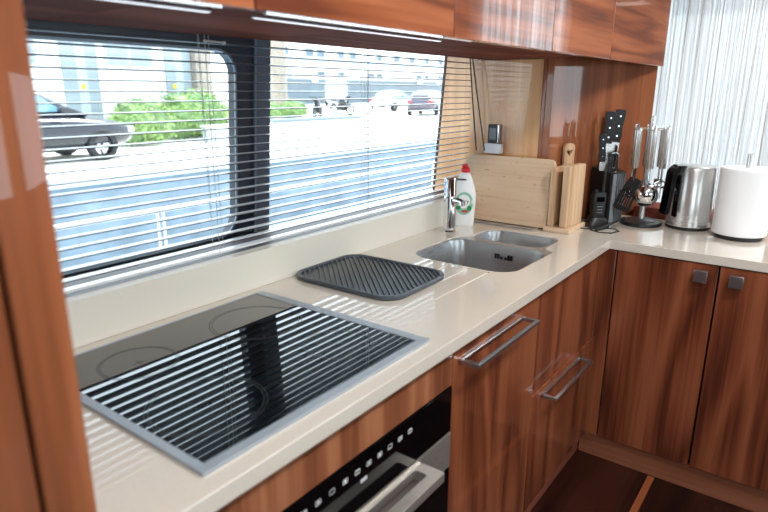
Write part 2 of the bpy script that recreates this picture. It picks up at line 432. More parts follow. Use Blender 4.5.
# toe kicks
struct(MB().box(1.10, 2.21, .645, .665, 0, .10).build('baseboard_window', 'wood_under'))
struct(MB().box(2.205, 2.225, -1.6, .64, 0, .098, .002).build('baseboard_right', 'plinth'))

# ------------------------------------------------------------------ tall cabinet on the left
t = thing('tall_cabinet', 'tall glossy walnut cabinet at the left edge of the photo', 'cabinet', (-.15, .9, 0))
L0 = t.location[:]
MB().box(-.55, .252, .60, 1.198, 0, 2.25).build('body', 'wood_left', t, L0)
MB().box(.207, .257, .578, .60, 0.05, 2.245, .004, 3).build('stile', 'wood_left', t, L0)
MB().box(-.545, .2025, .578, .60, .05, 2.245, .004, 3).build('door', 'wood_left', t, L0)

# ------------------------------------------------------------------ worktop with upstand
LX0, FX, FY = .259, 2.187, .596
outer = [(LX0, FY), (FX, FY), (FX, -1.55), (2.698, -1.55), (2.698, .715), (2.296, .897), (2.296, 1.2385), (LX0, 1.2385)]
hole = round_poly([(1.572, .705), (1.905, .700), (1.925, .742), (2.098, .745), (2.108, 1.035), (1.945, 1.035), (1.885, 1.078), (1.575, 1.080)],
                  [.075, .03, .02, .055, .075, .05, .04, .085], 6)
wt = thing('worktop', 'cream L-shaped stone worktop running under the window and round the corner', 'worktop', (1.3, .9, .868))
L0 = wt.location[:]
top = plate('slab', [outer, hole], .032, 'quartz', wt, Matrix.Translation((0, 0, .868)) , bevel=.0015)
# drainer grooves cut beside the sink
gm = MB()
for y in (.767, .835, .905, .975): gm.box(1.255, 1.558, y-.004, y+.004, .8972, .93)
cut = gm.build('cut', 'quartz')
md = top.modifiers.new('b', 'BOOLEAN'); md.object = cut; md.operation = 'DIFFERENCE'; md.solver = 'EXACT'
top.parent = None
me = bpy.data.meshes.new_from_object(top.evaluated_get(bpy.context.evaluated_depsgraph_get()))
top.modifiers.clear(); old = top.data; top.data = me; me.name = 'slab'; bpy.data.objects.remove(cut)
me.transform(Matrix.Translation(-Vector(L0))); top.parent = wt
for p in me.polygons: p.use_smooth = False
MB().box(LX0, 2.178, 1.205, 1.2385, .9002, 1.004, .002).build('upstand', 'upstand', wt, L0)

# ------------------------------------------------------------------ sink
sk = thing('sink', 'undermounted steel sink with one large and one small bowl in the cream worktop', 'sink', (1.83, .89, .70))
L0 = sk.location[:]
mo = lambda d: round_poly([(1.577+d, .709+d), (1.899-d, .706+d), (1.889-d, 1.073-d), (1.580+d, 1.075-d)], [max(.07-d*.3, .02)]*4, 6)
so = lambda d: round_poly([(1.922+d, .750+d), (2.094-d, .750+d), (2.102-d, 1.030-d), (1.922+d, 1.030-d)], [max(.06-d*.3, .02)]*4, 6)
def shift(ob, L0):
    ob.data.transform(Matrix.Translation(-Vector(L0))); return ob
shift(plate('rim', [hole, mo(0), so(0)], .002, 'sink_steel', sk, Matrix.Translation((0, 0, .8955))), L0)
def bowl(name, fn, depth):
    prof = [(0, .8956), (.001, .892), (.006, .862-depth*.6), (.010, .862-depth+.03), (.018, .862-depth+.012), (.035, .862-depth+.002), (.06, .862-depth)]
    m = MB(); m.loft([[(x, y, z) for x, y in fn(d)] for d, z in prof], cap0=False, cap1=True)
    o = m.build(name, 'sink_steel', sk, L0, 50); return o
b1 = bowl('large_bowl', mo, .16); b2 = bowl('small_bowl', so, .12)
m = MB().lathe([(0, .002), (.02, .002), (.036, .004), (.041, .001), (.041, -.004)], (1.75, .89, .704), 28); m.build('drain', 'chrome', b1, L0)
m = MB().lathe([(0, .002), (.018, .002), (.028, .004), (.033, .001), (.033, -.004)], (2.015, .89, .744), 28); m.build('drain', 'chrome', b2, L0)
m = MB()
for k, y in enumerate((.846, .857, .868, .884, .896, .907)):
    m.box(1.886, 1.8935, y-.0038, y+.0038, .846, .864 if k not in (2, 3) else .855, .001, 1)
m.build('overflow', 'black_plastic', b1, L0)

# ------------------------------------------------------------------ tap
tp = thing('tap', 'chrome mixer tap standing at the back of the sink below the window', 'tap', (1.945, 1.135, .9))
MB().lathe([(.0, 0), (.029, 0), (.029, .006), (.0235, .01), (.0235, .135), (.0225, .137), (.0225, .142), (.0235, .144), (.0235, .205), (.022, .208), (0, .208)], seg=32).build('body', 'chrome', tp)
MB().tube([(0, 0, .127), (-.008, -.03, .127), (-.014, -.052, .127), (-.017, -.062, .123), (-.018, -.065, .112)], [.010, .010, .010, .0105, .0105], 16).build('spout', 'chrome', tp)
MB().tube([(0, 0, .203), (0, -.03, .205), (0, -.066, .207)], [.006, .0045, .004], 10).build('lever', 'chrome', tp)

# ------------------------------------------------------------------ dish soap bottle
sb = thing('dish_soap_bottle', 'white dish soap bottle with red cap and green label beside the tap', 'bottle', (2.092, 1.155, .9), (0, 0, math.radians(118)))
def sq(w, d, z, n=28, p=2.6):
    return [(w*math.copysign(abs(math.cos(a))**(2/p), math.cos(a)), d*math.copysign(abs(math.sin(a))**(2/p), math.sin(a)), z) for a in [2*PI*k/n for k in range(n)]]
secs = [(.040, .026, 0), (.0425, .028, .006), (.0425, .028, .03), (.0445, .029, .07), (.046, .029, .10), (.045, .028, .13), (.0385, .025, .16), (.030, .021, .185), (.022, .017, .203), (.0175, .0155, .210), (.0165, .015, .214)]
MB().loft([sq(*s) for s in secs]).build('body', 'white_plastic', sb, smooth=60)
cp_ = MB().lathe([(0, .213), (.0175, .213), (.0175, .228), (.013, .232), (.009, .238), (.008, .246), (0, .247)], seg=24)
cp_.box(-.006, .014, -.006, .006, .234, .244, .002)
cp_.build('cap', 'red', sb)
def label_patch(cx, cz, rx, rz, off, n=40):
    m = MB(); rings = []
    for s in (0, .25, .5, .75, 1.):
        rg = []
        for k in range(n):
            a = 2*PI*k/n; x = cx+rx*s*math.cos(a); z = cz+rz*s*math.sin(a)
            w = .0445 if z < .1 else .0445-(z-.1)*.04
            y = (max(0, 1-abs(x/w)**2.6))**(1/2.6)*.0288+off
            rg.append((x, y, z))
        rings.append(rg)
    m.loft(rings, True, False); return m
lab = label_patch(0.0, .092, .036, .046, .0008).build('label', 'green', sb, smooth=60)
label_patch(.002, .100, .026, .028, .0014).build('label_panel', 'label_white', lab, smooth=60)
for (x, z, rx, rz) in ((-.021, .074, .009, .011), (.022, .075, .010, .008), (.025, .105, .006, .012)):
    label_patch(x, z, rx, rz, .0019, 16).build('label_leaf', 'dark_green', lab, smooth=60)
mt = Matrix.Translation((.002, .0305, .101)) @ Matrix.Rotation(PI, 4, 'Z') @ Matrix.Rotation(PI/2, 4, 'X')
text_mesh('lettering', 'Fairy', .022, 'label_grey', lab, mt)
label_patch(-.004, .061, .015, .005, .0019, 16).build('label_flash', 'label_red', lab, smooth=60)

# ------------------------------------------------------------------ hob
hb = thing('hob', 'black glass induction hob with aluminium edge trims in the worktop', 'hob', (.725, .9, .9))
L0 = hb.location[:]
HX0, HX1, HY0, HY1 = .428, 1.019, .633, 1.164
TL, TR, TF, TB = .016, .025, .019, .004
glass_o = MB().box(HX0+TL+.0002, HX1-TR-.0002, HY0+TF+.0002, HY1-TB-.0002, .9002, .9055, .0008, 1).build('glass_plate', 'hob_glass', hb, L0)
MB().box(HX0, HX0+TL, HY0, HY1, .9001, .907, .001).build('side_trim', 'hob_trim', hb, L0)
MB().box(HX1-TR, HX1, HY0, HY1, .9001, .907, .001).build('side_trim', 'hob_trim', hb, L0)
MB().box(HX0+TL+.0001, HX1-TR-.0001, HY0, HY0+TF, .9001, .907, .001).build('front_trim', 'hob_trim', hb, L0)
MB().box(HX0+TL+.0001, HX1-TR-.0001, HY1-TB, HY1, .9001, .907, .001).build('back_trim', 'hob_trim', hb, L0)
for (x, y, r) in ((.555, .79, .102), (.575, 1.03, .075), (.88, .775, .075), (.86, 1.01, .105)):
    m = MB()
    for rr in (r, r*.94):
        m.lathe([(rr-.0007, .0001), (rr-.0007, .00022), (rr+.0007, .00022), (rr+.0007, .0001)], (x, y, .9055), 72)
    for k in range(4):
        a = PI/2*k; m.box(-.012, .012, -.0006, .0006, .0001, .00022, mat=Matrix.Translation((x, y, .9055)) @ Matrix.Rotation(a, 4, 'Z') @ Matrix.Translation((r*.0, 0, 0)))
    m.build('zone_ring', 'ring', glass_o, L0)

# ------------------------------------------------------------------ drying mat
dm = thing('drying_mat', 'slate grey ribbed rubber drying mat on the worktop between hob and sink', 'drying mat', (1.305, 1.02, .9005), (0, 0, math.radians(.5)))
hx, hy, rr_ = .150, .187, .062
def ro(d, z): return [(x, y, z) for x, y in rrect(-hx+d, hx-d, -hy+d, hy-d, rr_-d*.6, 8)]
m = MB().loft([ro(.004, 0), ro(.0, .003), ro(.0, .011), ro(.002, .013), ro(.008, .013), ro(.011, .011), ro(.013, .0045)])
m.build('tray', 'mat_grey', dm)
m = MB(); d45 = Vector((1, 1, 0)).normalized(); n45 = Vector((-1, 1, 0)).normalized()
import itertools
k = -13
ix, iy, cr_ = hx-.014, hy-.014, .052
def inside(p):
    x, y = abs(p.x), abs(p.y)
    if x > ix or y > iy: return False
    if x > ix-cr_ and y > iy-cr_: return (x-ix+cr_)**2+(y-iy+cr_)**2 <= cr_**2
    return True
for k in range(-15, 16):
    c = n45*(k*.0145); ts = [s*.002 for s in range(-160, 161) if inside(c+d45*(s*.002))]
    if len(ts) < 5: continue
    a, b = c+d45*ts[0], c+d45*ts[-1]; h = .0028
    P = [(a+n45*h, .0045), (a-n45*h, .0045), (a-n45*h*.5, .0105), (a+n45*h*.5, .0105)]
    Q = [(b+n45*h, .0045), (b-n45*h, .0045), (b-n45*h*.5, .0105), (b+n45*h*.5, .0105)]
    m.loft([[(p.x, p.y, z) for p, z in P], [(p.x, p.y, z) for p, z in Q]])
m.build('ridges', 'mat_grey', dm)

# ------------------------------------------------------------------ base units under the window
u = thing('oven_housing', 'walnut housing around the built-in oven, with a strip of wood above it', 'cabinet', (.69, .9, 0))
L0 = u.location[:]
MB().box(.262, .486, .632, 1.195, .1, .862).build('side_body', 'wood_z', u, L0)
MB().box(.487, 1.089, .634, .66, .772, .862).build('rail', 'wood_z', u, L0)
MB().box(.262, 1.087, .614, .632, .773, .864, .001).build('fascia', 'wood_fascia', u, L0)
MB().box(.262, .482, .614, .631, .1, .77, .001).build('door', 'wood_fascia', u, L0)

ov = thing('oven', 'built-in black glass oven with steel bar handle under the hob', 'oven', (.785, .9, .15))
L0 = ov.location[:]
MB().box(.49, 1.086, .634, 1.19, .14, .765).build('body', 'black_plastic', ov, L0)
pn = MB().box(.488, 1.087, .612, .633, .656, .770, .001).build('control_panel', 'black_gloss', ov, L0)
dr = MB().box(.488, 1.087, .612, .633, .14, .5595, .001).build('door', 'black_gloss', ov, L0)
MB().box(.488, 1.087, .611, .633, .560, .652, .0015).build('door_top_rail', 'steel_x', dr, L0)
hx0, hx1 = .53, .957
hd = plate('handle', [rrect(hx0, hx1, .548, .6125, .004, 3), rrect(hx0+.03, hx1-.03, .574, .604, .008, 4)], .022, 'steel_x', ov, Matrix.Translation((0, 0, .622)), bevel=.0015)
shift(hd, L0)
def icon(xc, zc, kind):
    m = MB(); s = .0068; tk = .0009; y0, y1 = .6114, .6119
    def bar(xa, xb, za, zb): m.box(xc+xa, xc+xb, y0, y1, zc+za, zc+zb)
    bar(-s, s, s-tk-.002, s-.002); bar(-s, s, -s+.002, -s+.002+tk); bar(-s, -s+tk, -s+.002, s-.002); bar(s-tk, s, -s+.002, s-.002)
    if kind == 0: bar(-.005, .005, -.004, -.0025)
    if kind == 1: bar(-.005, .005, .002, .0035); bar(-.005, .005, -.004, -.0025)
    if kind == 2: bar(-.001, .001, -.004, .004); bar(-.004, .004, -.001, .001)
    if kind == 3:
        for q in (-.004, 0, .004): bar(q-.0008, q+.0008, -.004, .003)
    if kind == 4: bar(-.003, .003, -.003, .003)
    return m.build('icon', 'print', pn, L0)
for i, xc in enumerate((.916, .880, .845, .811, .777, .742, .707, .671, .635, .600, .565)):
    icon(xc, .740, (1, 3, 0, 4, 2, 1, 4, 5, 2, 3, 0)[i])
m = MB()
for k in range(4): m.box(.752+k*.005, .7555+k*.005, .6114, .6119, .7095, .717)
m.build('clock_digits', 'print', pn, L0)
m = MB()


def bar_handle(name, parent, x0, x1, ywall, yout, z, L0, r=.0055):
    m = MB()
    m.box(x0, x1, yout-r, yout+r, z-r, z+r, .0012, 2)
    for xa in (x0, x1-2*r): m.box(xa, xa+2*r, yout+r, ywall-.0005, z-r, z+r, .0012, 2)
    m.box(x0, x1, ywall-.007, ywall-.0002, z-.004, z+.004, .001, 1)
    return m.build(name, 'alu', parent, L0)
c1 = thing('pull_out_cabinet', 'walnut pull-out cabinet between oven and sink unit, long chrome handle at its top', 'cabinet', (1.34, .9, 0))
L0 = c1.location[:]
MB().box(1.095, 1.588, .634, 1.195, .1, .862).build('body', 'wood_under', c1, L0)
d1 = MB().box(1.091, 1.5885, .614, .633, .102, .864, .0015).build('door', 'wood_z', c1, L0)
bar_handle('handle', d1, 1.115, 1.463, .614, .565, .822, L0)
c2 = thing('sink_cabinet', 'walnut cabinet under the sink with plain top panel and handled drawer below', 'cabinet', (1.89, .9, 0))
L0 = c2.location[:]
m = MB(); m.box(1.592, 2.18, .640, .66, .1, .862); m.box(1.592, 2.18, .66, 1.195, .1, .66); m.build('body', 'wood_under', c2, L0)
MB().box(1.5915, 2.185, .619, .639, .522, .864, .0015).build('top_panel', 'wood_z', c2, L0)
d2 = MB().box(1.5915, 2.185, .614, .639, .102, .5195, .0015).build('drawer_front', 'wood_z', c2, L0)
bar_handle('handle', d2, 1.660, 2.010, .614, .568, .495, L0)

# ------------------------------------------------------------------ return units
fl = MB().box(2.188, 2.208, .571, .636, .1, .864, .0015).build('corner_filler', 'wood_z')
tag(fl, 'narrow walnut filler strip in the inner corner between the two runs of cabinets', 'panel')
def knob(parent, y, z, L0):
    m = MB(); m.box(2.166, 2.1795, y-.0205, y+.0205, z-.0205, z+.0205, .0015, 2); m.lathe([(0, 0), (.005, 0), (.005, .014), (0, .014)], seg=12, mat=Matrix.Translation((2.1795, y, z)) @ Matrix.Rotation(PI/2, 4, 'Y'))
    return m.build('knob', 'alu', parent, L0)
def base_cab(y1, y0, ky, label):
    c = thing('base_cabinet', label, 'cabinet', (2.45, (y0+y1)/2, .1), group='base cabinets under the return worktop')
    L0 = c.location[:]
    MB().box(2.212, 2.695, y0+.002, y1-.002, .1, .862).build('body', 'wood_under', c, L0)
    d = MB().box(2.192, 2.2115, y0+.002, y1-.0025, .101, .864, .0015).build('door', 'wood_door', c, L0)
    knob(d, ky, .825, L0)
base_cab(.569, .238, .288, 'walnut base cabinet on the right whose door has its square knob at the right corner')
base_cab(.236, -.10, .182, 'walnut base cabinet cut by the right edge, square knob at its left corner')
base_cab(-.102, -.50, -.45, 'walnut base cabinet further along the return run, outside the right edge of the photo')

# ------------------------------------------------------------------ upper cabinets
xs = [.06, .570, 1.082, 1.592, 2.098, 2.838]
ul = ['glossy walnut wall cabinet at the far left, next to the tall cabinet', 'glossy walnut wall cabinet above the window post', 'glossy walnut wall cabinet above the right window pane',
      'glossy walnut wall cabinet mirroring the white string curtain', 'glossy walnut wall cabinet above the knife block, last before the string curtain']
for i in range(5):
    a, b = xs[i], xs[i+1]
    if i == 0: a = .262
    c = thing('wall_cabinet', ul[i], 'cabinet', ((a+b)/2, .9, 1.52), group='wall cabinets above the worktop')
    L0 = c.location[:]
    if i < 4: MB().box(a+.001, b-.001, .657, 1.198, 1.5495, 2.24).build('body', 'wood_under', c, L0)
    else: MB().box(a+.001, 2.297, .657, 1.198, 1.5495, 2.24).build('body', 'wood_under', c, L0)
    yb = .656
    MB().box(a+.0015, b-.0015, .635, yb, 1.526, 2.245, .0015).build('door', 'wood_x', c, L0)
# slim light profiles under the wall cabinets
def strip(x0, x1, y0, y1, z0, z1, label):
    o = thing('light_strip', label, 'light', ((x0+x1)/2, (y0+y1)/2, z1), group='slim light strips under the wall cabinets')
    L0 = o.location[:]
    MB().box(x0, x1, y0, y1, z0+.0012, z1, .0004, 1).build('profile', 'alu', o, L0)
    MB().box(x0+.003, x1-.003, y0+.001, y1-.001, z0, z0+.0011).build('diffuser', 'led', o, L0)
strip(.27, .515, .657, .6615, 1.5262, 1.5493, 'short front light strip under the leftmost wall cabinet')
strip(.27, .655, .832, .842, 1.5435, 1.5492, 'short rear light strip under the leftmost wall cabinet')
strip(.605, 1.20, .657, .6615, 1.5262, 1.5493, 'long front light strip under the wall cabinet above the window post')
strip(.745, 1.36, .832, .842, 1.5435, 1.5492, 'long rear light strip under the wall cabinet above the window post')

# ------------------------------------------------------------------ venetian blind
vb = thing('venetian_blind', 'silver venetian blind with open horizontal slats across the whole galley window', 'blind', (1.28, 1.262, 1.01))
L0 = vb.location[:]; BX0, BX1 = .305, 2.286
def slat_mesh(z, w=.0125, x0=BX0, x1=BX1, th=.002):
    m = MB(); P = []
    n = 6
    for k in range(n+1):
        s = -1+2*k/n; P.append((1.262+s*w, z+.0016*(1-s*s)))
    poly = P+[(y, zz-th) for y, zz in reversed(P)]
    m.prism(poly, 'x', x0, x1); return m
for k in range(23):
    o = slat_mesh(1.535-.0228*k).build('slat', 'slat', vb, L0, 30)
    o.data.materials.append(M['slat_shade'])                      # shade painted dark onto the underside and edges
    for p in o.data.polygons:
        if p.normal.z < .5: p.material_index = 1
MB().box(BX0, BX1, 1.2495, 1.2745, 1.0075, 1.0135, .002).build('bottom_rail', 'slat', vb, L0)
MB().box(BX0, BX1, 1.245, 1.279, 1.562, 1.600, .002).build('headrail', 'frame_grey', vb, L0)
for x in (.955, 1.585):
    for y in (1.2485, 1.2755): MB().tube([(x, y, 1.012), (x, y, 1.565)], .0009, 6).build('ladder_cord', 'cord', vb, L0)
    MB().tube([(x+.022, 1.262, 1.012), (x+.022, 1.262, 1.565)], .0008, 6).build('lift_cord', 'cord', vb, L0)
    MB().tube([(x-.02, 1.244, 1.10), (x-.02, 1.244, 1.565)], .0007, 6).build('tilt_cord', 'cord', vb, L0)
m = MB().tube([(.945, 1.240, 1.537), (1.01, 1.240, 1.536)], .0022, 8); m.lathe([(0, 0), (.004, .001), (.004, .008), (0, .009)], (.95, 1.24, 1.531), 10); m.lathe([(0, 0), (.004, .001), (.004, .008), (0, .009)], (1.005, 1.24, 1.531), 10)
m.build('cord_clip', 'white_plastic', vb, L0)
pc = thing('hanging_cord', 'pair of dark blind cords slanting down to the chopping board', 'cord', (2.25, 1.2, 1.18))
for (ya, yb2) in ((1.240, 1.196), (1.228, 1.158)):
    MB().tube([(2.246, ya, 1.552), (2.248, (ya+yb2)/2+.001, 1.37), (2.252, yb2, 1.185)], .0026, 8).build('strand', 'dark_cord', pc, pc.location[:])

# ------------------------------------------------------------------ chopping boards
def board(name, label, w, h, th, mat, loc, rot, r=.02, hole_=None, cat='chopping board'):
    t = thing(name, label, cat, loc, rot)
    outl = [rrect(-w/2, w/2, 0, h, r)]
    if hole_: outl.append(hole_)
    # stands in the YZ plane, thickness along +X
    mtx = Matrix(((0, 0, 1, 0), (1, 0, 0, 0), (0, 1, 0, 0), (0, 0, 0, 1)))
    plate('panel', outl, th, mat, t, mtx, bevel=.003)
    return t
tr = thing('drip_tray', 'thin steel tray lying under the large chopping board', 'tray', (2.215, 1.03, .9003))
m = MB().loft([[(x, y, z) for x, y in rrect(-.06+d, .05-d, -.15+d, .145-d, .02)] for d, z in ((.004, 0), (0, .004), (.002, .006), (.006, .003))])
m.build('dish', 'steel', tr)
bd = board('chopping_board', 'large bamboo chopping board leaning on the panel behind the sink', .387, .268, .024, 'bamboo', (2.196, 1.0415, .9065), (0, math.radians(10), 0), .022)
bs = thing('board_stand', 'small bamboo stand holding two upright boards beside the large chopping board', 'stand', (2.285, .785, .9))
MB().box(-.105, .085, -.035, .07, 0, .018, .003).build('foot', 'bamboo', bs)
MB().box(-.1, -.094, -.03, .065, .0182, .0205).build('lip', 'bamboo', bs)
def upright(label, w, h, th, loc, rz):
    t = thing('chopping_board', label, 'chopping board', loc, (0, 0, rz))
    plate('panel', [rrect(0, w, 0, h, .008)], th, 'bamboo_z', t, Matrix(((1, 0, 0, 0), (0, 0, 1, 0), (0, 1, 0, 0), (0, 0, 0, 1))), bevel=.003)
upright('thinner upright bamboo board in the small stand, next to the large chopping board', .152, .228, .019, (2.190, .824, .9185), math.radians(-4))
upright('thicker upright bamboo board in the small stand, nearest the knife block', .150, .236, .026, (2.190, .770, .9185), math.radians(-4))
pw = .028
heart = [(-.016, .008), (0, -.014), (.016, .008), (.010, .015), (0, .008), (-.010, .015)]
outp = round_poly([(-.032, 0), (.032, 0), (.032, .20), (pw, .225), (pw, .322), (-pw, .322), (-pw, .225), (-.032, .20)], [.005, .005, .015, .01, .018, .018, .01, .015], 5)
t = thing('paddle_board', 'bamboo paddle board whose rounded handle with a heart hole rises behind the upright boards', 'chopping board', (2.376, .842, .9015), (0, 0, math.radians(65.6)))
plate('panel', [outp, [(x, y+.283) for x, y in heart]], .012, 'bamboo_z', t, Matrix(((0, 0, 1, 0), (1, 0, 0, 0), (0, 1, 0, 0), (0, 0, 0, 1))), bevel=.002)

# small handset in its holder on the panel above the large board
hs = thing('handset', 'small dark handset in a pale holder on the panel above the chopping board', 'handset', (2.2955, 1.130, 1.186))
MB().box(-.030, -.0005, -.038, .040, -.012, .030, .005).build('holder', 'white_plastic', hs)
k = MB().box(-.026, -.006, -.018, .026, .0305, .105, .004).build('body', 'black_plastic', hs)
MB().box(-.0275, -.0262, -.012, .018, .045, .092, .0004, 1).build('screen', 'grey_plastic', k)
MB().box(-.0268, -.0062, -.0225, -.0182, .032, .104, .001, 1).build('edge_trim', 'chrome', k)

# ------------------------------------------------------------------ knife block and contents
RB = math.radians(-18)
kb = thing('knife_block', 'black and steel knife block in the corner of the worktop', 'knife block', (2.537, .728, .9), (0, 0, RB))
# local x along its broad face, -y towards the room; top slopes
def bx(m, x0, x1, y0, y1, z0, zf, zb, bev=0):
    vs = [(x0, y0, z0), (x1, y0, z0), (x1, y1, z0), (x0, y1, z0)]; vt = [(x0, y0, zf), (x1, y0, zf), (x1, y1, zb), (x0, y1, zb)]
    m.loft([vs, vt]); return m
bx(MB(), -.052, .052, -.045, .045, .0, .205, .225).build('body', 'black_plastic', kb)
bx(MB(), -.036, -.012, -.0485, -.0455, .002, .200, .200).build('steel_edge', 'hob_trim', kb)
m = MB()
for i in range(4): m.box(-.006+i*.0146, .0035+i*.0146, -.0495, -.0455, .002, .200, .001, 1)
m.build('ribbed_front', 'grey_plastic', kb)
def kw(x, y, z):   # block-local to world
    c, s_ = math.cos(RB), math.sin(RB)
    return (2.537+c*x-s_*y, .728+s_*x+c*y, .9+z)
def knife(name, label, lx, ly, z0, hl, hw, ht, tilt, blade, rot=0):
    t = thing(name, label, 'knife', kw(lx, ly, z0), (0, tilt, math.radians(-72)))
    # handle outline in local XZ, thickness along Y
    P = round_poly([(-hw*.42, .0), (hw*.42, .0), (hw*.5, hl*.22), (hw*.40, hl*.5), (hw*.48, hl*.78), (hw*.5, hl), (-hw*.62, hl), (-hw*.60, hl*.86), (-hw*.44, hl*.6), (-hw*.5, hl*.25)], [.001, .001, .01, .02, .02, .008, .008, .008, .02, .02], 3)
    P = [(x, z+blade) for x, z in P]
    h = MB().prism(P, 'y', -ht/2, ht/2, .003).build('handle', 'black_plastic', t)
    for f in (.2, .5, .8):
        MB().lathe([(0, -ht/2-.0006), (hw*.075, -ht/2-.0006), (hw*.075, ht/2+.0006), (0, ht/2+.0006)], seg=10, mat=Matrix.Translation((0, 0, blade+hl*f)) @ Matrix.Rotation(PI/2, 4, 'X')).build('rivet', 'chrome', h)
    b = MB(); b.prism([(-hw*.40, 0), (hw*.40, 0), (hw*.40, blade), (-hw*.40, blade)], 'y', -.0016, .0016); b.build('blade', 'steel', t)
    return t
knife('knife', 'short black riveted knife at the left of the knife block', -.052, -.002, .212, .112, .026, .018, math.radians(-3), .036)
knife('knife', 'black riveted knife with curved pommel, middle of the tall ones in the block', -.006, .020, .218, .128, .036, .020, math.radians(2), .100)
knife('knife', 'broad black riveted knife leaning right with its blade showing above the block', .038, .020, .220, .132, .038, .020, math.radians(5), .102)
t = thing('kitchen_scissors', 'black and steel scissors handles standing low in the front of the knife block', 'scissors', kw(-.004, -.024, .209), (0, 0, math.radians(-72)))
outs = rrect(-.013, .013, 0, .074, .011); ins = rrect(-.0065, .0065, .012, .064, .006)
plate('grip', [outs, ins], .012, 'black_plastic', t, Matrix.Translation((0, .006, 0)) @ Matrix.Rotation(PI/2, 4, 'X'), bevel=.002)
plate('steel_loop', [rrect(-.016, .016, -.002, .076, .013), rrect(-.0135, .0135, .001, .0735, .011)], .009, 'chrome', t, Matrix.Translation((0, .0045, 0)) @ Matrix.Rotation(PI/2, 4, 'X'))
t = thing('sharpening_steel', 'thin sharpening steel standing upright at the front right of the knife block', 'sharpening steel', kw(.013, -.012, .211), (0, math.radians(2), RB))
MB().lathe([(0, 0), (.005, 0), (.0055, .05), (.0045, .098), (0, .101)], seg=14).build('grip', 'black_plastic', t)
MB().lathe([(.0056, .0), (.0066, 0), (.0066, .012), (.0056, .012)], seg=14).build('collar', 'chrome', t)
t = thing('knife', 'slim short black knife just behind the leftmost one in the block', 'knife', kw(-.040, -.030, .207), (0, math.radians(-3), math.radians(-72)))
h = MB().prism(round_poly([(-.008, 0), (.008, 0), (.009, .04), (.008, .078), (-.009, .078), (-.008, .04)], .004, 3), 'y', -.007, .007, .002).build('handle', 'black_plastic', t)
for z in (.02, .06): MB().lathe([(0, -.0078), (.0026, -.0078), (.0026, .0078), (0, .0078)], seg=10, mat=Matrix.Translation((0, 0, z)) @ Matrix.Rotation(PI/2, 4, 'X')).build('rivet', 'chrome', h)

# ------------------------------------------------------------------ handheld radio in its charger
cd_ = thing('radio_charger', 'black charging cradle with a cable loop in front of the knife block', 'charger', (2.392, .715, .9), (0, 0, math.radians(-48)))
MB().loft([sq(.045, .036, z, 24, 4)[:] for z in (0,)]+[sq(.046, .037, .004, 24, 4), sq(.043, .034, .020, 24, 4), sq(.032, .026, .036, 24, 4), sq(.030, .024, .040, 24, 4)]).build('cradle', 'black_plastic', cd_)
MB().tube([(-.03, -.03, .006), (-.055, -.07, .003), (-.04, -.115, .003), (.0, -.13, .003), (.045, -.105, .003), (.05, -.065, .003), (.02, -.05, .003), (-.02, -.06, .003), (-.07, -.05, .003), (-.095, -.02, .003)], .0022, 8).build('cable', 'black_rubber', cd_)
rd = thing('handheld_radio', 'black handheld radio with antenna standing in the charging cradle', 'radio', (2.392, .715, .9405), (0, 0, math.radians(-48)))
MB().loft([sq(.026, .017, 0, 20, 4), sq(.028, .018, .01, 20, 4), sq(.028, .018, .085, 20, 4), sq(.025, .016, .098, 20, 4)]).build('body', 'black_plastic', rd)
MB().box(-.016, .016, -.0195, -.0178, .062, .082, .0006, 1).build('screen', 'black_gloss', rd)
MB().tube([(.014, 0, .097), (.014, 0, .12), (.018, 0, .20), (.02, 0, .212)], [.0075, .0065, .0045, .003], 10).build('antenna', 'black_rubber', rd)
MB().lathe([(0, 0), (.007, 0), (.007, .012), (0, .013)], (-.013, 0, .097), 12).build('knob', 'black_plastic', rd)
m = MB()
for i in range(3): m.box(-.011, .011, -.0192, -.0178, .018+i*.012, .021+i*.012, .0005, 1)
m.build('buttons', 'grey_plastic', rd)
st = MB().tube([(-.085, .03, .012), (0, 0, .026), (.075, -.028, .042)], [.0055, .005, .0045], 10).build('black_rod', 'black_rubber')
st.location = (2.372, .652, .896); tag(st, 'thick black cable end lying across the front of the charging cradle', 'cable')

# ------------------------------------------------------------------ utensil stand
us = thing('utensil_stand', 'steel utensil carousel with round black base beside the kettle', 'utensil stand', (2.549, .583, .9))
MB().lathe([(0, 0), (.078, 0), (.080, .004), (.078, .014), (.060, .020), (.015, .023), (0, .023)], seg=48).build('base', 'black_plastic', us)
MB().lathe([(0, .02), (.0115, .02), (.0115, .415), (.0105, .432), (0, .434)], seg=24).build('pole', 'steel', us)
m = MB().tube([(.047*math.cos(2*PI*k/32), .047*math.sin(2*PI*k/32), .382) for k in range(32)], .0028, 8, True)
for k in range(3):
    a = PI*k/3; m.tube([(.047*math.cos(a), .047*math.sin(a), .382), (-.047*math.cos(a), -.047*math.sin(a), .382)], .0022, 8)
rk = m.build('hook_ring', 'steel', us)
HK = []
for k in range(6):
    a = math.radians(k*60+22); c, s_ = math.cos(a), math.sin(a)
    m = MB().tube([(c*.047, s_*.047, .382), (c*.056, s_*.056, .384), (c*.063, s_*.063, .390), (c*.065, s_*.065, .398)], .0022, 8)
    m.build('hook', 'steel', rk); HK.append((2.549+c*.058, .583+s_*.058, a))
def utensil(i, name, label, head, yaw):
    x, y, a = HK[i]
    t = thing(name, label, 'kitchen utensil', (x, y, 1.287), (0, math.radians(0), yaw))
    m = MB().lathe([(0, -.155), (.0115, -.155), (.0128, -.150), (.0125, -.008), (.010, -.003), (0, -.002)], seg=24); h = m.build('handle', 'steel', t)
    MB().tube([(.008*math.cos(2*PI*k/14), 0, .004+.008*math.sin(2*PI*k/14)) for k in range(14)], .0016, 6, True).build('hanging_loop', 'chrome', h)
    head(t); return t
def stem(t, z1, pts=None): MB().tube(pts or [(0, 0, -.15), (0, 0, z1)], .0038, 8, sx=1.4).build('shaft', 'chrome', t)
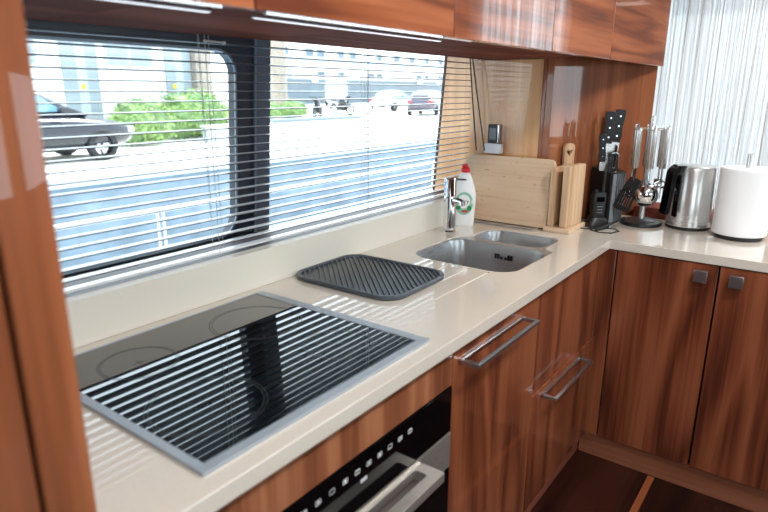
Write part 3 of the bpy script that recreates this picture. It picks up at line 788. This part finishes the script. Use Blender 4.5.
def turner(t):
    stem(t, 0, [(0, 0, -.15), (0, 0, -.20), (0, -.004, -.235)])
    sl = [rrect(x*.9-.0016, x*.9+.0016, .035, .110, .0013, 2) for x in (-.021, -.0105, 0, .0105, .021)]
    d_ = Vector((-.12, .30, -.94)).normalized(); n_ = Vector((-1, -.12, .06)); n_ = (n_-d_*n_.dot(d_)).normalized(); w_ = d_.cross(n_)
    mx = Matrix.Translation((0, -.004, -.205)) @ Matrix(((w_.x, d_.x, n_.x, 0), (w_.y, d_.y, n_.y, 0), (w_.z, d_.z, n_.z, 0), (0, 0, 0, 1)))
    plate('blade', [round_poly([(-.020, -.01), (.020, -.01), (.028, .03), (.034, .130), (-.034, .130), (-.028, .03)], [.008, .008, .01, .012, .012, .01], 4)]+sl, .003, 'black_plastic', t, mx)
def ladle(t):
    stem(t, 0, [(0, 0, -.15), (0, .0, -.215), (0, -.004, -.230)])
    pr = [(0.0445*math.sin(q), -.0445*math.cos(q)) for q in [PI/2*i/8 for i in range(9)]]
    pr += [(.043*math.sin(q), -.043*math.cos(q)) for q in [PI/2*i/8 for i in range(8, -1, -1)]]
    MB().lathe(pr, seg=32, mat=Matrix.Translation((0, .020, -.262)) @ Matrix.Rotation(math.radians(-78), 4, 'X') @ Matrix.Scale(.8, 4, (0, 0, 1)) @ Matrix.Scale(1.05, 4)).build('cup', 'chrome', t, smooth=60)
def spoon(t):
    stem(t, -.215)
    MB().lathe([(0, -.002), (.6, -.0012), (1., .002), (.97, .004), (.55, .0005), (0, 0)], seg=24, mat=Matrix.Translation((0, -.002, -.25)) @ Matrix.Rotation(PI/2, 4, 'X') @ Matrix.Diagonal((.026, .038, 1, 1))).build('bowl', 'chrome', t)
def fork(t):
    stem(t, -.205)
    m = MB(); m.box(-.016, .016, -.0015, .0015, -.225, -.203, .001, 1)
    for x in (-.0135, 0, .0135): m.tube([(x, 0, -.224), (x*.9, -.002, -.285)], [.0025, .0015], 8)
    m.build('tines', 'chrome', t)
def masher(t):
    stem(t, -.20)
    m = MB(); m.tube([(-.028, -.003, -.225), (-.02, 0, -.212), (0, 0, -.2), (.02, 0, -.212), (.028, -.003, -.225)], .0028, 8); m.tube([(.028*math.cos(2*PI*k/20), .016*math.sin(2*PI*k/20), -.228) for k in range(20)], .0028, 8, True)
    m.build('head', 'chrome', t)
def skimmer(t):
    stem(t, -.215)
    plate('disc', [[(.036*math.cos(2*PI*k/28), .036*math.sin(2*PI*k/28)) for k in range(28)]]+[[(.008*q*math.cos(b)+.002*math.cos(2*PI*k/8), .008*q*math.sin(b)+.002*math.sin(2*PI*k/8)) for k in range(8)] for q in (1.4, 3) for b in [2*PI*j/(6 if q < 2 else 10) for j in range(6 if q < 2 else 10)]],
          .0018, 'chrome', t, Matrix.Translation((0, .001, -.25)) @ Matrix.Rotation(PI/2, 4, 'X'))
YA = math.radians(-75)
# hooks: index -> direction angle 22, 82, 142, 202, 262, 322
utensil(3, 'ladle', 'steel ladle whose round cup hangs in front of the carousel pole', ladle, math.radians(-70))
utensil(2, 'turner', 'black slotted turner hanging at the left of the carousel', turner, 0)
utensil(1, 'serving_spoon', 'steel spoon hanging behind the turner on the carousel', spoon, YA)
utensil(4, 'potato_masher', 'steel masher hanging at the right of the carousel pole, towards the kettle', masher, YA)
utensil(0, 'skimmer', 'round steel skimmer hanging at the back of the carousel', skimmer, YA)
utensil(5, 'serving_fork', 'steel fork hanging rightmost on the carousel above the kettle handle', fork, YA)

# ------------------------------------------------------------------ kettle
kt = thing('kettle', 'brushed steel kettle with black handle between utensil carousel and paper towel', 'kettle', (2.603, .418, .9), (0, 0, math.radians(150)))
MB().lathe([(0, 0), (.080, 0), (.083, .003), (.083, .012), (0, .012)], seg=48).build('power_base', 'black_plastic', kt)
MB().lathe([(0, .0125), (.082, .0125), (.0835, .016), (.0835, .030), (.082, .0315), (.082, .033), (.0835, .035), (.0795, .236), (.078, .240), (0, .240)], seg=64).build('body', 'steel', kt)
MB().lathe([(.0, .2405), (.068, .2405), (.068, .244), (.060, .247), (0, .248)], seg=48).build('lid', 'steel', kt)
MB().lathe([(.0685, .2402), (.0775, .2402), (.0768, .2445), (.0685, .2445)], seg=48).build('lid_ring', 'steel', kt)
MB().loft([[(-.06, -.02, .232), (-.06, .02, .232), (-.06, .02, .236), (-.06, -.02, .236)], [(-.094, -.006, .226), (-.094, .006, .226), (-.094, .006, .234), (-.094, -.006, .234)]]).build('spout', 'steel', kt)
hp = [(.060, .238), (.095, .246), (.122, .238), (.132, .215), (.138, .14), (.142, .075)]
ho = round_poly([(.060, .232), (.062, .250), (.112, .252), (.134, .232), (.150, .072), (.140, .060), (.128, .072), (.113, .205), (.103, .222)], [.004, .006, .02, .012, .008, .006, .01, .02, .01], 5)
hn = MB().prism(ho, 'y', -.016, .016, .004).build('handle', 'black_gloss', kt)
MB().prism(round_poly([(.0795, .05), (.088, .05), (.086, .215), (.0745, .215)], .002, 2), 'y', -.011, .011, .001).build('water_gauge', 'black_gloss', kt)
MB().box(.0865, .0885, -.004, .004, .09, .19, .0006, 1, Matrix.Rotation(-.03, 4, 'Y')).build('gauge_window', 'grey_plastic', kt)
m = MB().box(.108, .116, -.008, .008, .2515, .256, .001, 1); m.build('lid_button', 'black_plastic', hn)

# ------------------------------------------------------------------ paper towel
ph = thing('paper_towel_holder', 'round black paper towel holder with steel rod on the right of the worktop', 'paper towel holder', (2.530, .232, .9))
MB().lathe([(0, 0), (.078, 0), (.080, .003), (.080, .012), (.077, .016), (0, .016)], seg=48).build('base', 'black_plastic', ph)
MB().lathe([(0, .0162), (.0105, .0162), (.0105, .306), (.0095, .310), (0, .311)], seg=20).build('rod', 'steel', ph)
pt = thing('paper_towel_roll', 'thick white paper towel roll standing on the black holder', 'paper towel', (2.530, .232, .9165))
MB().lathe([(.017, 0), (.088, 0), (.0905, .004), (.0905, .236), (.088, .242), (.017, .242), (.017, 0)], seg=64).build('paper', 'paper', pt)
MB().lathe([(.0145, .001), (.0167, .001), (.0167, .2425), (.0145, .2425), (.0145, .001)], seg=32).build('core', 'paper', pt)

# ------------------------------------------------------------------ string curtains
def curtain(name, label, y0, y1, z0, z1, x, n, gap, wr):
    m = MB(); rnd = random.Random(name+label)
    dy = (y1-y0)/n
    for i in range(n):
        if gap and rnd.random() < gap: continue
        y = y0+(i+.5)*dy+rnd.uniform(-.3, .3)*dy; w = dy*rnd.uniform(*wr); xx = x+rnd.uniform(-.004, .004)
        rings = []
        for k in range(7):
            z = z1+(z0-z1)*k/6; q = math.sin(k*1.3+i)*.0012
            rings.append([(xx-.0012, y-w+q, z), (xx+.0012, y-w+q, z), (xx+.0012, y+w+q, z), (xx-.0012, y+w+q, z)])
        m.loft(rings)
    o = m.build(name, 'string', None, smooth=0)
    o.data.materials.append(M['string_brown']); o.data.materials.append(M['string_grey'])
    nf = 26
    for p in o.data.polygons:
        h_ = (p.index//nf*7919) % 97
        if h_ < 3: p.material_index = 1
        elif h_ < 20: p.material_index = 2; o['kind'] = 'stuff'
    origin(o, (x, (y0+y1)/2, z0)); tag(o, label, 'string curtain'); return o
curtain('string_curtain', 'white string curtain hanging behind the kettle and paper towel', .25, 1.12, .32, 2.22, 4.53, 260, .0, (.6, .95))
curtain('string_curtain', 'white string curtain over the bright side window, seen mirrored in the wall cabinet', -1.28, -.42, .32, 2.22, 4.56, 90, .2, (.22, .42))

# ------------------------------------------------------------------ unseen fill lamps added under the ceiling to brighten the room
for i, (x, y) in enumerate(((.2, -.3), (1.45, -.3), (2.9, -.5), (3.85, .25))):
    t = thing('fill_lamp', ('added square fill lamp under the ceiling at the left of the room', 'added square fill lamp under the ceiling in the middle of the room', 'added square fill lamp under the ceiling near the return worktop', 'added square fill lamp that brightens the string curtain')[i], 'lamp', (x, y, CEIL), group='fill lamps added under the ceiling')
    MB().box(-.16, .16, -.16, .16, -.02, 0, .004).build('housing', 'alu', t)
    MB().box(-.145, .145, -.145, .145, -.0225, -.0201).build('diffuser', 'lamp', t)
    ld = bpy.data.lights.new('fill_lamp_light', 'AREA'); ld.shape = 'SQUARE'; ld.size = .28; ld.energy = 12.5 if i < 3 else 4; ld.color = (1, .98, .945)
    lo = bpy.data.objects.new('fill_lamp_light', ld); COL.objects.link(lo); lo.location = (x, y, CEIL-.03)

# ------------------------------------------------------------------ outside
struct(MB().box(-60, 140, 10.2, 140, -1.6, 0).build('quay', 'quay'))
struct(MB().box(-60, 140, 10.17, 10.20, -1.6, -.16).build('quay_wall', 'quay_wall'))
struct(MB().box(-60, 140, 10.05, 10.75, -.16, .03, .02).build('quay_kerb', 'kerb'))
struct(MB().box(-60, 140, 1.9, 10.17, -1.55, -1.5).build('water', 'water'))
struct(MB().box(-3, 6, 1.47, 1.95, .1, .62, .03).build('side_deck', 'rail_white'))
rl = thing('boat_railing', 'white boat railing with paired stanchions outside the galley window', 'railing', (1.9, 1.78, .62))
L0 = rl.location[:]
MB().tube([(-2.5, 1.78, 1.035), (5.5, 1.78, 1.035)], .0095, 12).build('rail', 'rail_white', rl, L0)
for x in (-.6, 1.13, 2.86, 4.6):
    m = MB()
    for dx in (-.011, .011): m.tube([(x+dx, 1.78, .62), (x+dx, 1.78, 1.03)], .005, 8)
    m.build('stanchion', 'rail_white', rl, L0)

# near building
nb = thing('building', 'white building with grey doors and windows behind the parked navy car', 'building', (8, 18.5, 0))
L0 = nb.location[:]
MB().box(-8, 14.3, 16, 21, 0, 7.5).build('wall', 'fascia_white', nb, L0)
def bpart(name, mat, x0, x1, z0, z1, d=.06, par=None): return MB().box(x0, x1, 16-d, 16.02, z0, z1, .01, 1).build(name, mat, par or nb, L0)
for (x0, x1, z0, z1) in ((6.35, 7.2, 2.0, 2.85), (8.95, 10.35, 2.02, 2.9)):
    f = bpart('window', 'bldg_light', x0, x1, z0, z1)
    n = 1 if x1-x0 < 1 else 2
    for k in range(n): bpart('pane', 'bldg_grey', x0+.06+k*(x1-x0)/n, x0+(k+1)*(x1-x0)/n-.06, z0+.06, z1-.06, .07, f)
for (x0, x1) in ((7.78, 8.72), (10.75, 11.62)):
    f = bpart('door', 'bldg_grey', x0, x1, .15, 3.2)
    bpart('door_panel', 'bldg_light', (x0+x1)/2-.12, (x0+x1)/2+.14, .35, 3.0, .07, f)
bpart('sticker', 'yellow', 8.2, 8.32, 1.42, 1.56, .08); bpart('sticker', 'yellow', 10.95, 11.07, 1.45, 1.58, .08)
bpart('pipe_box', 'trunk', 11.66, 12.2, .1, 4.2, .25)
bpart('plinth_band', 'bldg_grey', -8, 14.3, 0, .12, .08)

# far building
fb = thing('building', 'long pale harbour building with blue ground floor, far behind the right window pane', 'building', (60, 50, 0))
L0 = fb.location[:]
MB().box(30, 150, 45, 56, 0, 9).build('wall', 'fascia_white', fb, L0)
MB().box(30, 150, 44.6, 45.02, 0, 2.5).build('ground_floor', 'bldg_blue', fb, L0)
MB().box(30, 150, 43.2, 45.02, 3.55, 4.15, .05).build('balcony_slab', 'rail_white', fb, L0)
MB().box(30, 150, 44.7, 45.02, 4.2, 4.6).build('string_course', 'bldg_light', fb, L0)
def fpart(name, mat, x0, x1, z0, z1, d=.1, par=None): return MB().box(x0, x1, 45-d, 45.02, z0, z1).build(name, mat, par or fb, L0)
rnd = random.Random(3)
x = 38
while x < 95:
    wdt = rnd.choice((1.1, 1.3)); 
    for (za, zb) in ((4.75, 5.6), (2.75, 3.35), (6.6, 7.6)):
        if rnd.random() < .82:
            f = fpart('window', 'bldg_light', x, x+wdt, za, zb); fpart('pane', 'pane_blue', x+.12, x+wdt-.12, za+.08, zb-.08, .13, f)
    x += rnd.choice((1.7, 1.9, 3.4))
fpart('pale_gable', 'bldg_light', 38, 44.5, 2.5, 4.2, .3)
for x in (47.6, 67.5, 72.0):
    fpart('globe_sign', 'rail_white', x-.35, x+.35, 2.2, 2.75, .6)

# car
def ring(x, hw, z0, z1, yc, n=20, p=3.4):
    zc, hz = (z0+z1)/2, (z1-z0)/2
    return [(x, yc+hw*math.copysign(abs(math.cos(a))**(2/p), math.cos(a)), zc+hz*math.copysign(abs(math.sin(a))**(2/p), math.sin(a))) for a in [2*PI*k/n for k in range(n)]]
def car(name, label, paint, loc, rotz, wagon=0.):
    t = thing(name, label, 'car', loc, (0, 0, rotz))      # faces +X, length 4.4
    st_ = [(-2.2, .62, .45, .80), (-2.12, .74, .34, .93), (-1.7, .85, .25, 1.0), (-1.0, .88, .20, 1.0), (0, .89, .20, .98), (.9, .88, .20, .95), (1.5, .86, .22, .88), (1.95, .80, .27, .78), (2.15, .68, .34, .66), (2.2, .55, .40, .58)]
    MB().loft([ring(x, hw, a, b, 0) for x, hw, a, b in st_]).build('body', paint, t, smooth=60)
    g = [(-1.75-wagon*.3, .60, .9, .98+wagon*.3), (-1.3-wagon*.4, .66, .9, 1.28+wagon*.12), (-.7, .68, .9, 1.42), (.0, .68, .9, 1.43), (.35, .67, .9, 1.36), (.8, .68, .9, 1.14), (1.2, .70, .88, .96)]
    cb = MB().loft([ring(x, hw, a, b, 0, 20, 4.) for x, hw, a, b in g]).build('cabin', paint, t, smooth=60)
    for s in (-1, 1):
        y = s*.665
        MB().prism([(-1.15, 1.0), (-.75, 1.33), (-.1, 1.35), (-.1, 1.0)], 'y', y-.02*1, y+.025*s).build('side_window', 'car_glass', cb)
        MB().prism([(-.02, 1.0), (-.02, 1.35), (.28, 1.30), (.78, 1.0)], 'y', y-.02, y+.025*s).build('side_window', 'car_glass', cb)
    MB().loft([[(.92, -.56, 1.06), (.92, .56, 1.06), (.93, .56, 1.07), (.93, -.56, 1.07)], [(.40, -.52, 1.32), (.40, .52, 1.32), (.41, .52, 1.335), (.41, -.52, 1.335)]]).build('windscreen', 'car_glass', cb)
    for x in (-1.35, 1.38):
        for s in (-1, 1):
            R_ = Matrix.Translation((x, s*.80, .315)) @ Matrix.Rotation(PI/2*s, 4, 'X')
            w = MB().lathe([(.20, -.09), (.30, -.09), (.315, -.07), (.315, .07), (.30, .095), (.215, .095)], seg=32, mat=R_).build('wheel', 'tyre', t)
            m = MB(); m.lathe([(.215, .10), (.215, .085), (.19, .07), (.19, .09), (.215, .10)], seg=32, mat=R_); m.lathe([(0, .10), (.05, .10), (.06, .08), (0, .08)], seg=16, mat=R_)
            for k in range(5): m.box(.03, .2, -.05, .05, -.0, .098, .01, 1, R_ @ Matrix.Rotation(2*PI*k/5, 4, 'Z'))
            m.build('rim', 'rim', w)
    for s in (-1, 1):
        MB().box(2.02, 2.17, s*.62-.14, s*.62+.14, .55, .67, .03).build('headlight', 'chrome', t)
        MB().box(-2.19, -2.08, s*.62-.13, s*.62+.13, .72, .88, .02).build('tail_light', 'red_light', t)
        MB().box(.55, .72, s*.90-.09, s*.90+.09, .98, 1.10, .03).build('mirror', paint, t)
        MB().box(-.28, -.1, s*.885-.02, s*.885+.02, .82, .85, .008).build('door_handle', 'chrome', t)
    return t
car('car', 'dark navy car parked on the quay in front of the white building', 'car_paint', (5.15, 12.95, 0), 0)
car('car', 'dark maroon-grey car with red tail light at the right edge of the window', 'car_dark', (31.6, 20.2, 0), math.radians(20), .5)
car('car', 'silver car parked behind the dark one near the right edge of the window', 'car_silver', (36, 26, 0), math.radians(8))
# van
VAN = pbr('van_white', (180, 186, 192), .3, coat=.5, bscale=3, vary=.03)
vn = thing('van', 'white van parked far off behind the motorcycles', 'van', (43.5, 38, 0), (0, 0, .72))
MB().loft([ring(x, hw, .3, b, 0, 20, 6) for x, hw, b in ((-2.4, .9, 2.1), (-2.3, .98, 2.25), (.9, .98, 2.25), (1.5, .95, 2.0), (1.9, .92, 1.35), (2.4, .85, 1.1))]).build('body', VAN, vn, smooth=60)
MB().box(-.6, .8, -1.0, 1.0, 1.3, 1.85, .03).build('window', 'car_glass', vn)
for x in (-1.5, 1.6):
    for s in (-1, 1): MB().lathe([(0, -.1), (.33, -.1), (.33, .1), (0, .1)], seg=24, mat=Matrix.Translation((x, s*.9, .33)) @ Matrix.Rotation(PI/2, 4, 'X')).build('wheel', 'tyre', vn)
# motorcycles
def motorcycle(label, loc, rotz):
    t = thing('motorcycle', label, 'motorcycle', loc, (0, 0, rotz), 'motorcycles parked on the quay')
    for x in (-.68, .70):
        w = MB().tube([(x+.28*math.cos(2*PI*k/28), 0, .33+.28*math.sin(2*PI*k/28)) for k in range(28)], .055, 10, True).build('wheel', 'tyre', t)
        m = MB().lathe([(0, -.03), (.09, -.03), (.09, .03), (0, .03)], seg=16, mat=Matrix.Translation((x, 0, .33)) @ Matrix.Rotation(PI/2, 4, 'X'))
        for k in range(5): m.tube([(x, 0, .33), (x+.26*math.cos(2*PI*k/5), 0, .33+.26*math.sin(2*PI*k/5))], .014, 6)
        m.build('rim', 'grey_plastic', w)
    MB().tube([(.70, 0, .33), (.52, 0, .75), (.42, 0, 1.0)], .035, 8).build('fork', 'tyre', t)
    MB().tube([(.42, -.36, 1.08), (.40, -.2, 1.05), (.42, 0, 1.0), (.40, .2, 1.05), (.42, .36, 1.08)], .018, 8).build('handlebar', 'tyre', t)
    MB().loft([sq(.25, .13, .62, 18), sq(.3, .16, .75, 18), sq(.2, .12, .92, 18)]).build('tank', 'car_paint', t)
    MB().loft([[(x, y*.8, z) for x, y, z in r] for r in ([(-.85, -.1, .82), (-.1, -.14, .74), (-.1, .14, .74), (-.85, .1, .82)], [(-.88, -.13, .92), (-.15, -.16, .84), (-.15, .16, .84), (-.88, .13, .92)])]).build('seat', 'black_rubber', t)
    MB().box(-.25, .3, -.17, .17, .25, .62, .06).build('engine', 'tyre', t)
    MB().box(.42, .62, -.15, .15, .85, 1.1, .05).build('fairing', 'car_paint', t)
    MB().tube([(.1, -.18, .3), (-.4, -.2, .3), (-.85, -.2, .42)], [.03, .04, .05], 8).build('exhaust', 'grey_plastic', t)
    return t
m0 = motorcycle('motorcycle with pale fairing parked at the end of the hedge', (23.9, 22.2, 0), math.radians(-150))
dup(m0, (27.5, 23.6, 0), 'motorcycle parked further along the quay, right of the one by the hedge', math.radians(-95))

# hedges
def bush(label, c, r, n, seed, mat='leaf'):
    rnd = random.Random(seed); t = thing('shrub', label, 'shrub', (c[0], c[1], 0), group='clipped shrubs on the quay')
    m = MB()
    def rad(d): return 1+.14*math.sin(5*d.x+seed)*math.cos(4*d.y+d.z*3)+.1*math.sin(9*d.z+7*d.x)
    bmesh.ops.create_icosphere(m.bm, subdivisions=3, radius=1)
    for v in m.bm.verts:
        d = v.co.normalized(); k = rad(d)*.88; v.co = Vector((d.x*r[0]*k, d.y*r[1]*k, max(.03, r[2]+d.z*r[2]*k)))
    m.build('core', 'leaf_dark', t)
    m = MB()
    for i in range(n):
        d = Vector((rnd.gauss(0, 1), rnd.gauss(0, 1), rnd.gauss(0, 1))).normalized(); k = rad(d)*rnd.uniform(.86, 1.05)
        p = Vector((d.x*r[0]*k, d.y*r[1]*k, r[2]+d.z*r[2]*k))
        if p.z < .04: continue
        a = Vector((rnd.gauss(0, 1), rnd.gauss(0, 1), rnd.gauss(0, 1))).normalized(); b = a.cross(d+Vector((.01, 0, 0))).normalized(); s_ = rnd.uniform(.035, .07)
        m.bm.faces.new([m.bm.verts.new(q) for q in (p-b*s_*.5, p+a*s_, p+b*s_*.5, p-a*s_)])
    m.build('leaves', mat, t, smooth=0); return t
bush('rounded bright green shrub in front of the white building, right of the navy car', (9.0, 14.55), (.85, .5, .62), 1700, 1)
bush('taller green shrub beside the window post, behind the low wall', (11.1, 15.15), (1.2, .5, .72), 1700, 2)
bush('low green shrub at the foot of the palm trunk in the right pane', (20.0, 21.9), (.9, .5, .48), 900, 5)
bush('low green shrub between palm trunk and motorcycle', (22.2, 22.3), (.95, .6, .46), 900, 6)
pb = thing('planter_wall', 'low pale planter wall below the shrub near the window post', 'planter', (10.9, 14.0, 0))
MB().box(-.4, 1.9, -.12, .12, 0, .42, .02).build('wall', 'bldg_light', pb); MB().box(-.45, 1.95, -.15, .15, .42, .47, .01).build('coping', 'kerb', pb)
kb2 = MB().box(-2.2, 4.2, -.4, .4, 0, .16, .03).build('planter_kerb', 'bldg_blue'); kb2.location = (20.6, 20.3, 0); tag(kb2, 'low blue-grey kerb in front of the shrubs and the motorcycle', 'kerb')
# palm
pl = thing('palm_tree', 'palm tree with thick pale trunk standing behind the low shrubs', 'tree', (22.9, 24, 0))
m = MB(); m.tube([(0.02*math.sin(k), 0, k*.35) for k in range(22)], [.42+.03*(k % 2) for k in range(22)], 18); m.build('trunk', 'trunk', pl)
for k in range(11):
    a = 2*PI*k/11; m = MB(); P = [Vector((math.cos(a)*s, math.sin(a)*s, 7.3+s*.55-s*s*.30)) for s in [i*.3 for i in range(10)]]
    m.tube(P, [.03*(1-i/11) for i in range(10)], 6)
    for i in range(1, 10):
        for sd in (-1, 1):
            for f in (0, .5):
                p = P[i-1].lerp(P[i], f); q = p+Vector((-math.sin(a)*sd*.5+math.cos(a)*.25, math.cos(a)*sd*.5+math.sin(a)*.25, -.25))
                wv = Vector((math.cos(a), math.sin(a), 0))*.03
                m.bm.faces.new([m.bm.verts.new(z_) for z_ in (p-wv, p+wv, q)])
    m.build('frond', 'leaf_dark', pl, smooth=0)
# bollards
def bollard(label, loc):
    t = thing('bollard', label, 'bollard', loc, group='white bollards on the quay')
    MB().lathe([(0, 0), (.16, 0), (.16, .62), (.2, .66), (.2, .8), (.12, .88), (0, .9)], seg=20).build('post', 'rail_white', t); return t
b0 = bollard('white bollard on the quay, left one of the two before the parked cars', (32.0, 24.5, 0))
dup(b0, (33.4, 24.6, 0), 'white bollard on the quay, right one of the two before the parked cars')

# ------------------------------------------------------------------ light from the sky
wd = bpy.data.worlds.new('sky'); S.world = wd; wd.use_nodes = True
nt = wd.node_tree; bg = nt.nodes['Background']
tc = nt.nodes.new('ShaderNodeTexCoord'); sp = nt.nodes.new('ShaderNodeSeparateXYZ'); rp = nt.nodes.new('ShaderNodeValToRGB')
nt.links.new(tc.outputs['Generated'], sp.inputs[0]); nt.links.new(sp.outputs['Z'], rp.inputs['Fac']); nt.links.new(rp.outputs['Color'], bg.inputs['Color'])
rp.color_ramp.elements[0].color = (.92, .96, 1, 1); rp.color_ramp.elements[1].color = (.72, .85, 1, 1)
bg.inputs['Strength'].default_value = 2.75
sl = bpy.data.lights.new('sun', 'SUN'); sl.energy = 6.0; sl.angle = .03; sl.color = (1, .96, .9)
so_ = bpy.data.objects.new('sun', sl); COL.objects.link(so_); so_.location = (20, 5, 30)
so_.rotation_euler = Vector((-.52, -.10, -.85)).to_track_quat('-Z', 'Y').to_euler()

# ------------------------------------------------------------------ camera
cam = bpy.data.cameras.new('camera'); co = bpy.data.objects.new('camera', cam); COL.objects.link(co)
Rm = ((.5977329, -.80168658, .00374308), (-.2127375, -.16311396, -.96339846), (.77295417, .57505866, -.26804738))
rot = Matrix(((Rm[0][0], -Rm[1][0], -Rm[2][0]), (Rm[0][1], -Rm[1][1], -Rm[2][1]), (Rm[0][2], -Rm[1][2], -Rm[2][2])))
co.matrix_world = Matrix.Translation((0, 0, 1.425)) @ rot.to_4x4()
cam.sensor_width = 36; cam.lens = 595.414*36/768; cam.clip_start = .02; cam.clip_end = 400
cam.dof.use_dof = True; cam.dof.focus_distance = 2.1; cam.dof.aperture_fstop = 3.2
S.camera = co
S.view_settings.view_transform = 'Standard'; S.view_settings.look = 'None'; S.view_settings.gamma = 1; S.view_settings.use_curve_mapping = False
S.view_settings.exposure = 0.6
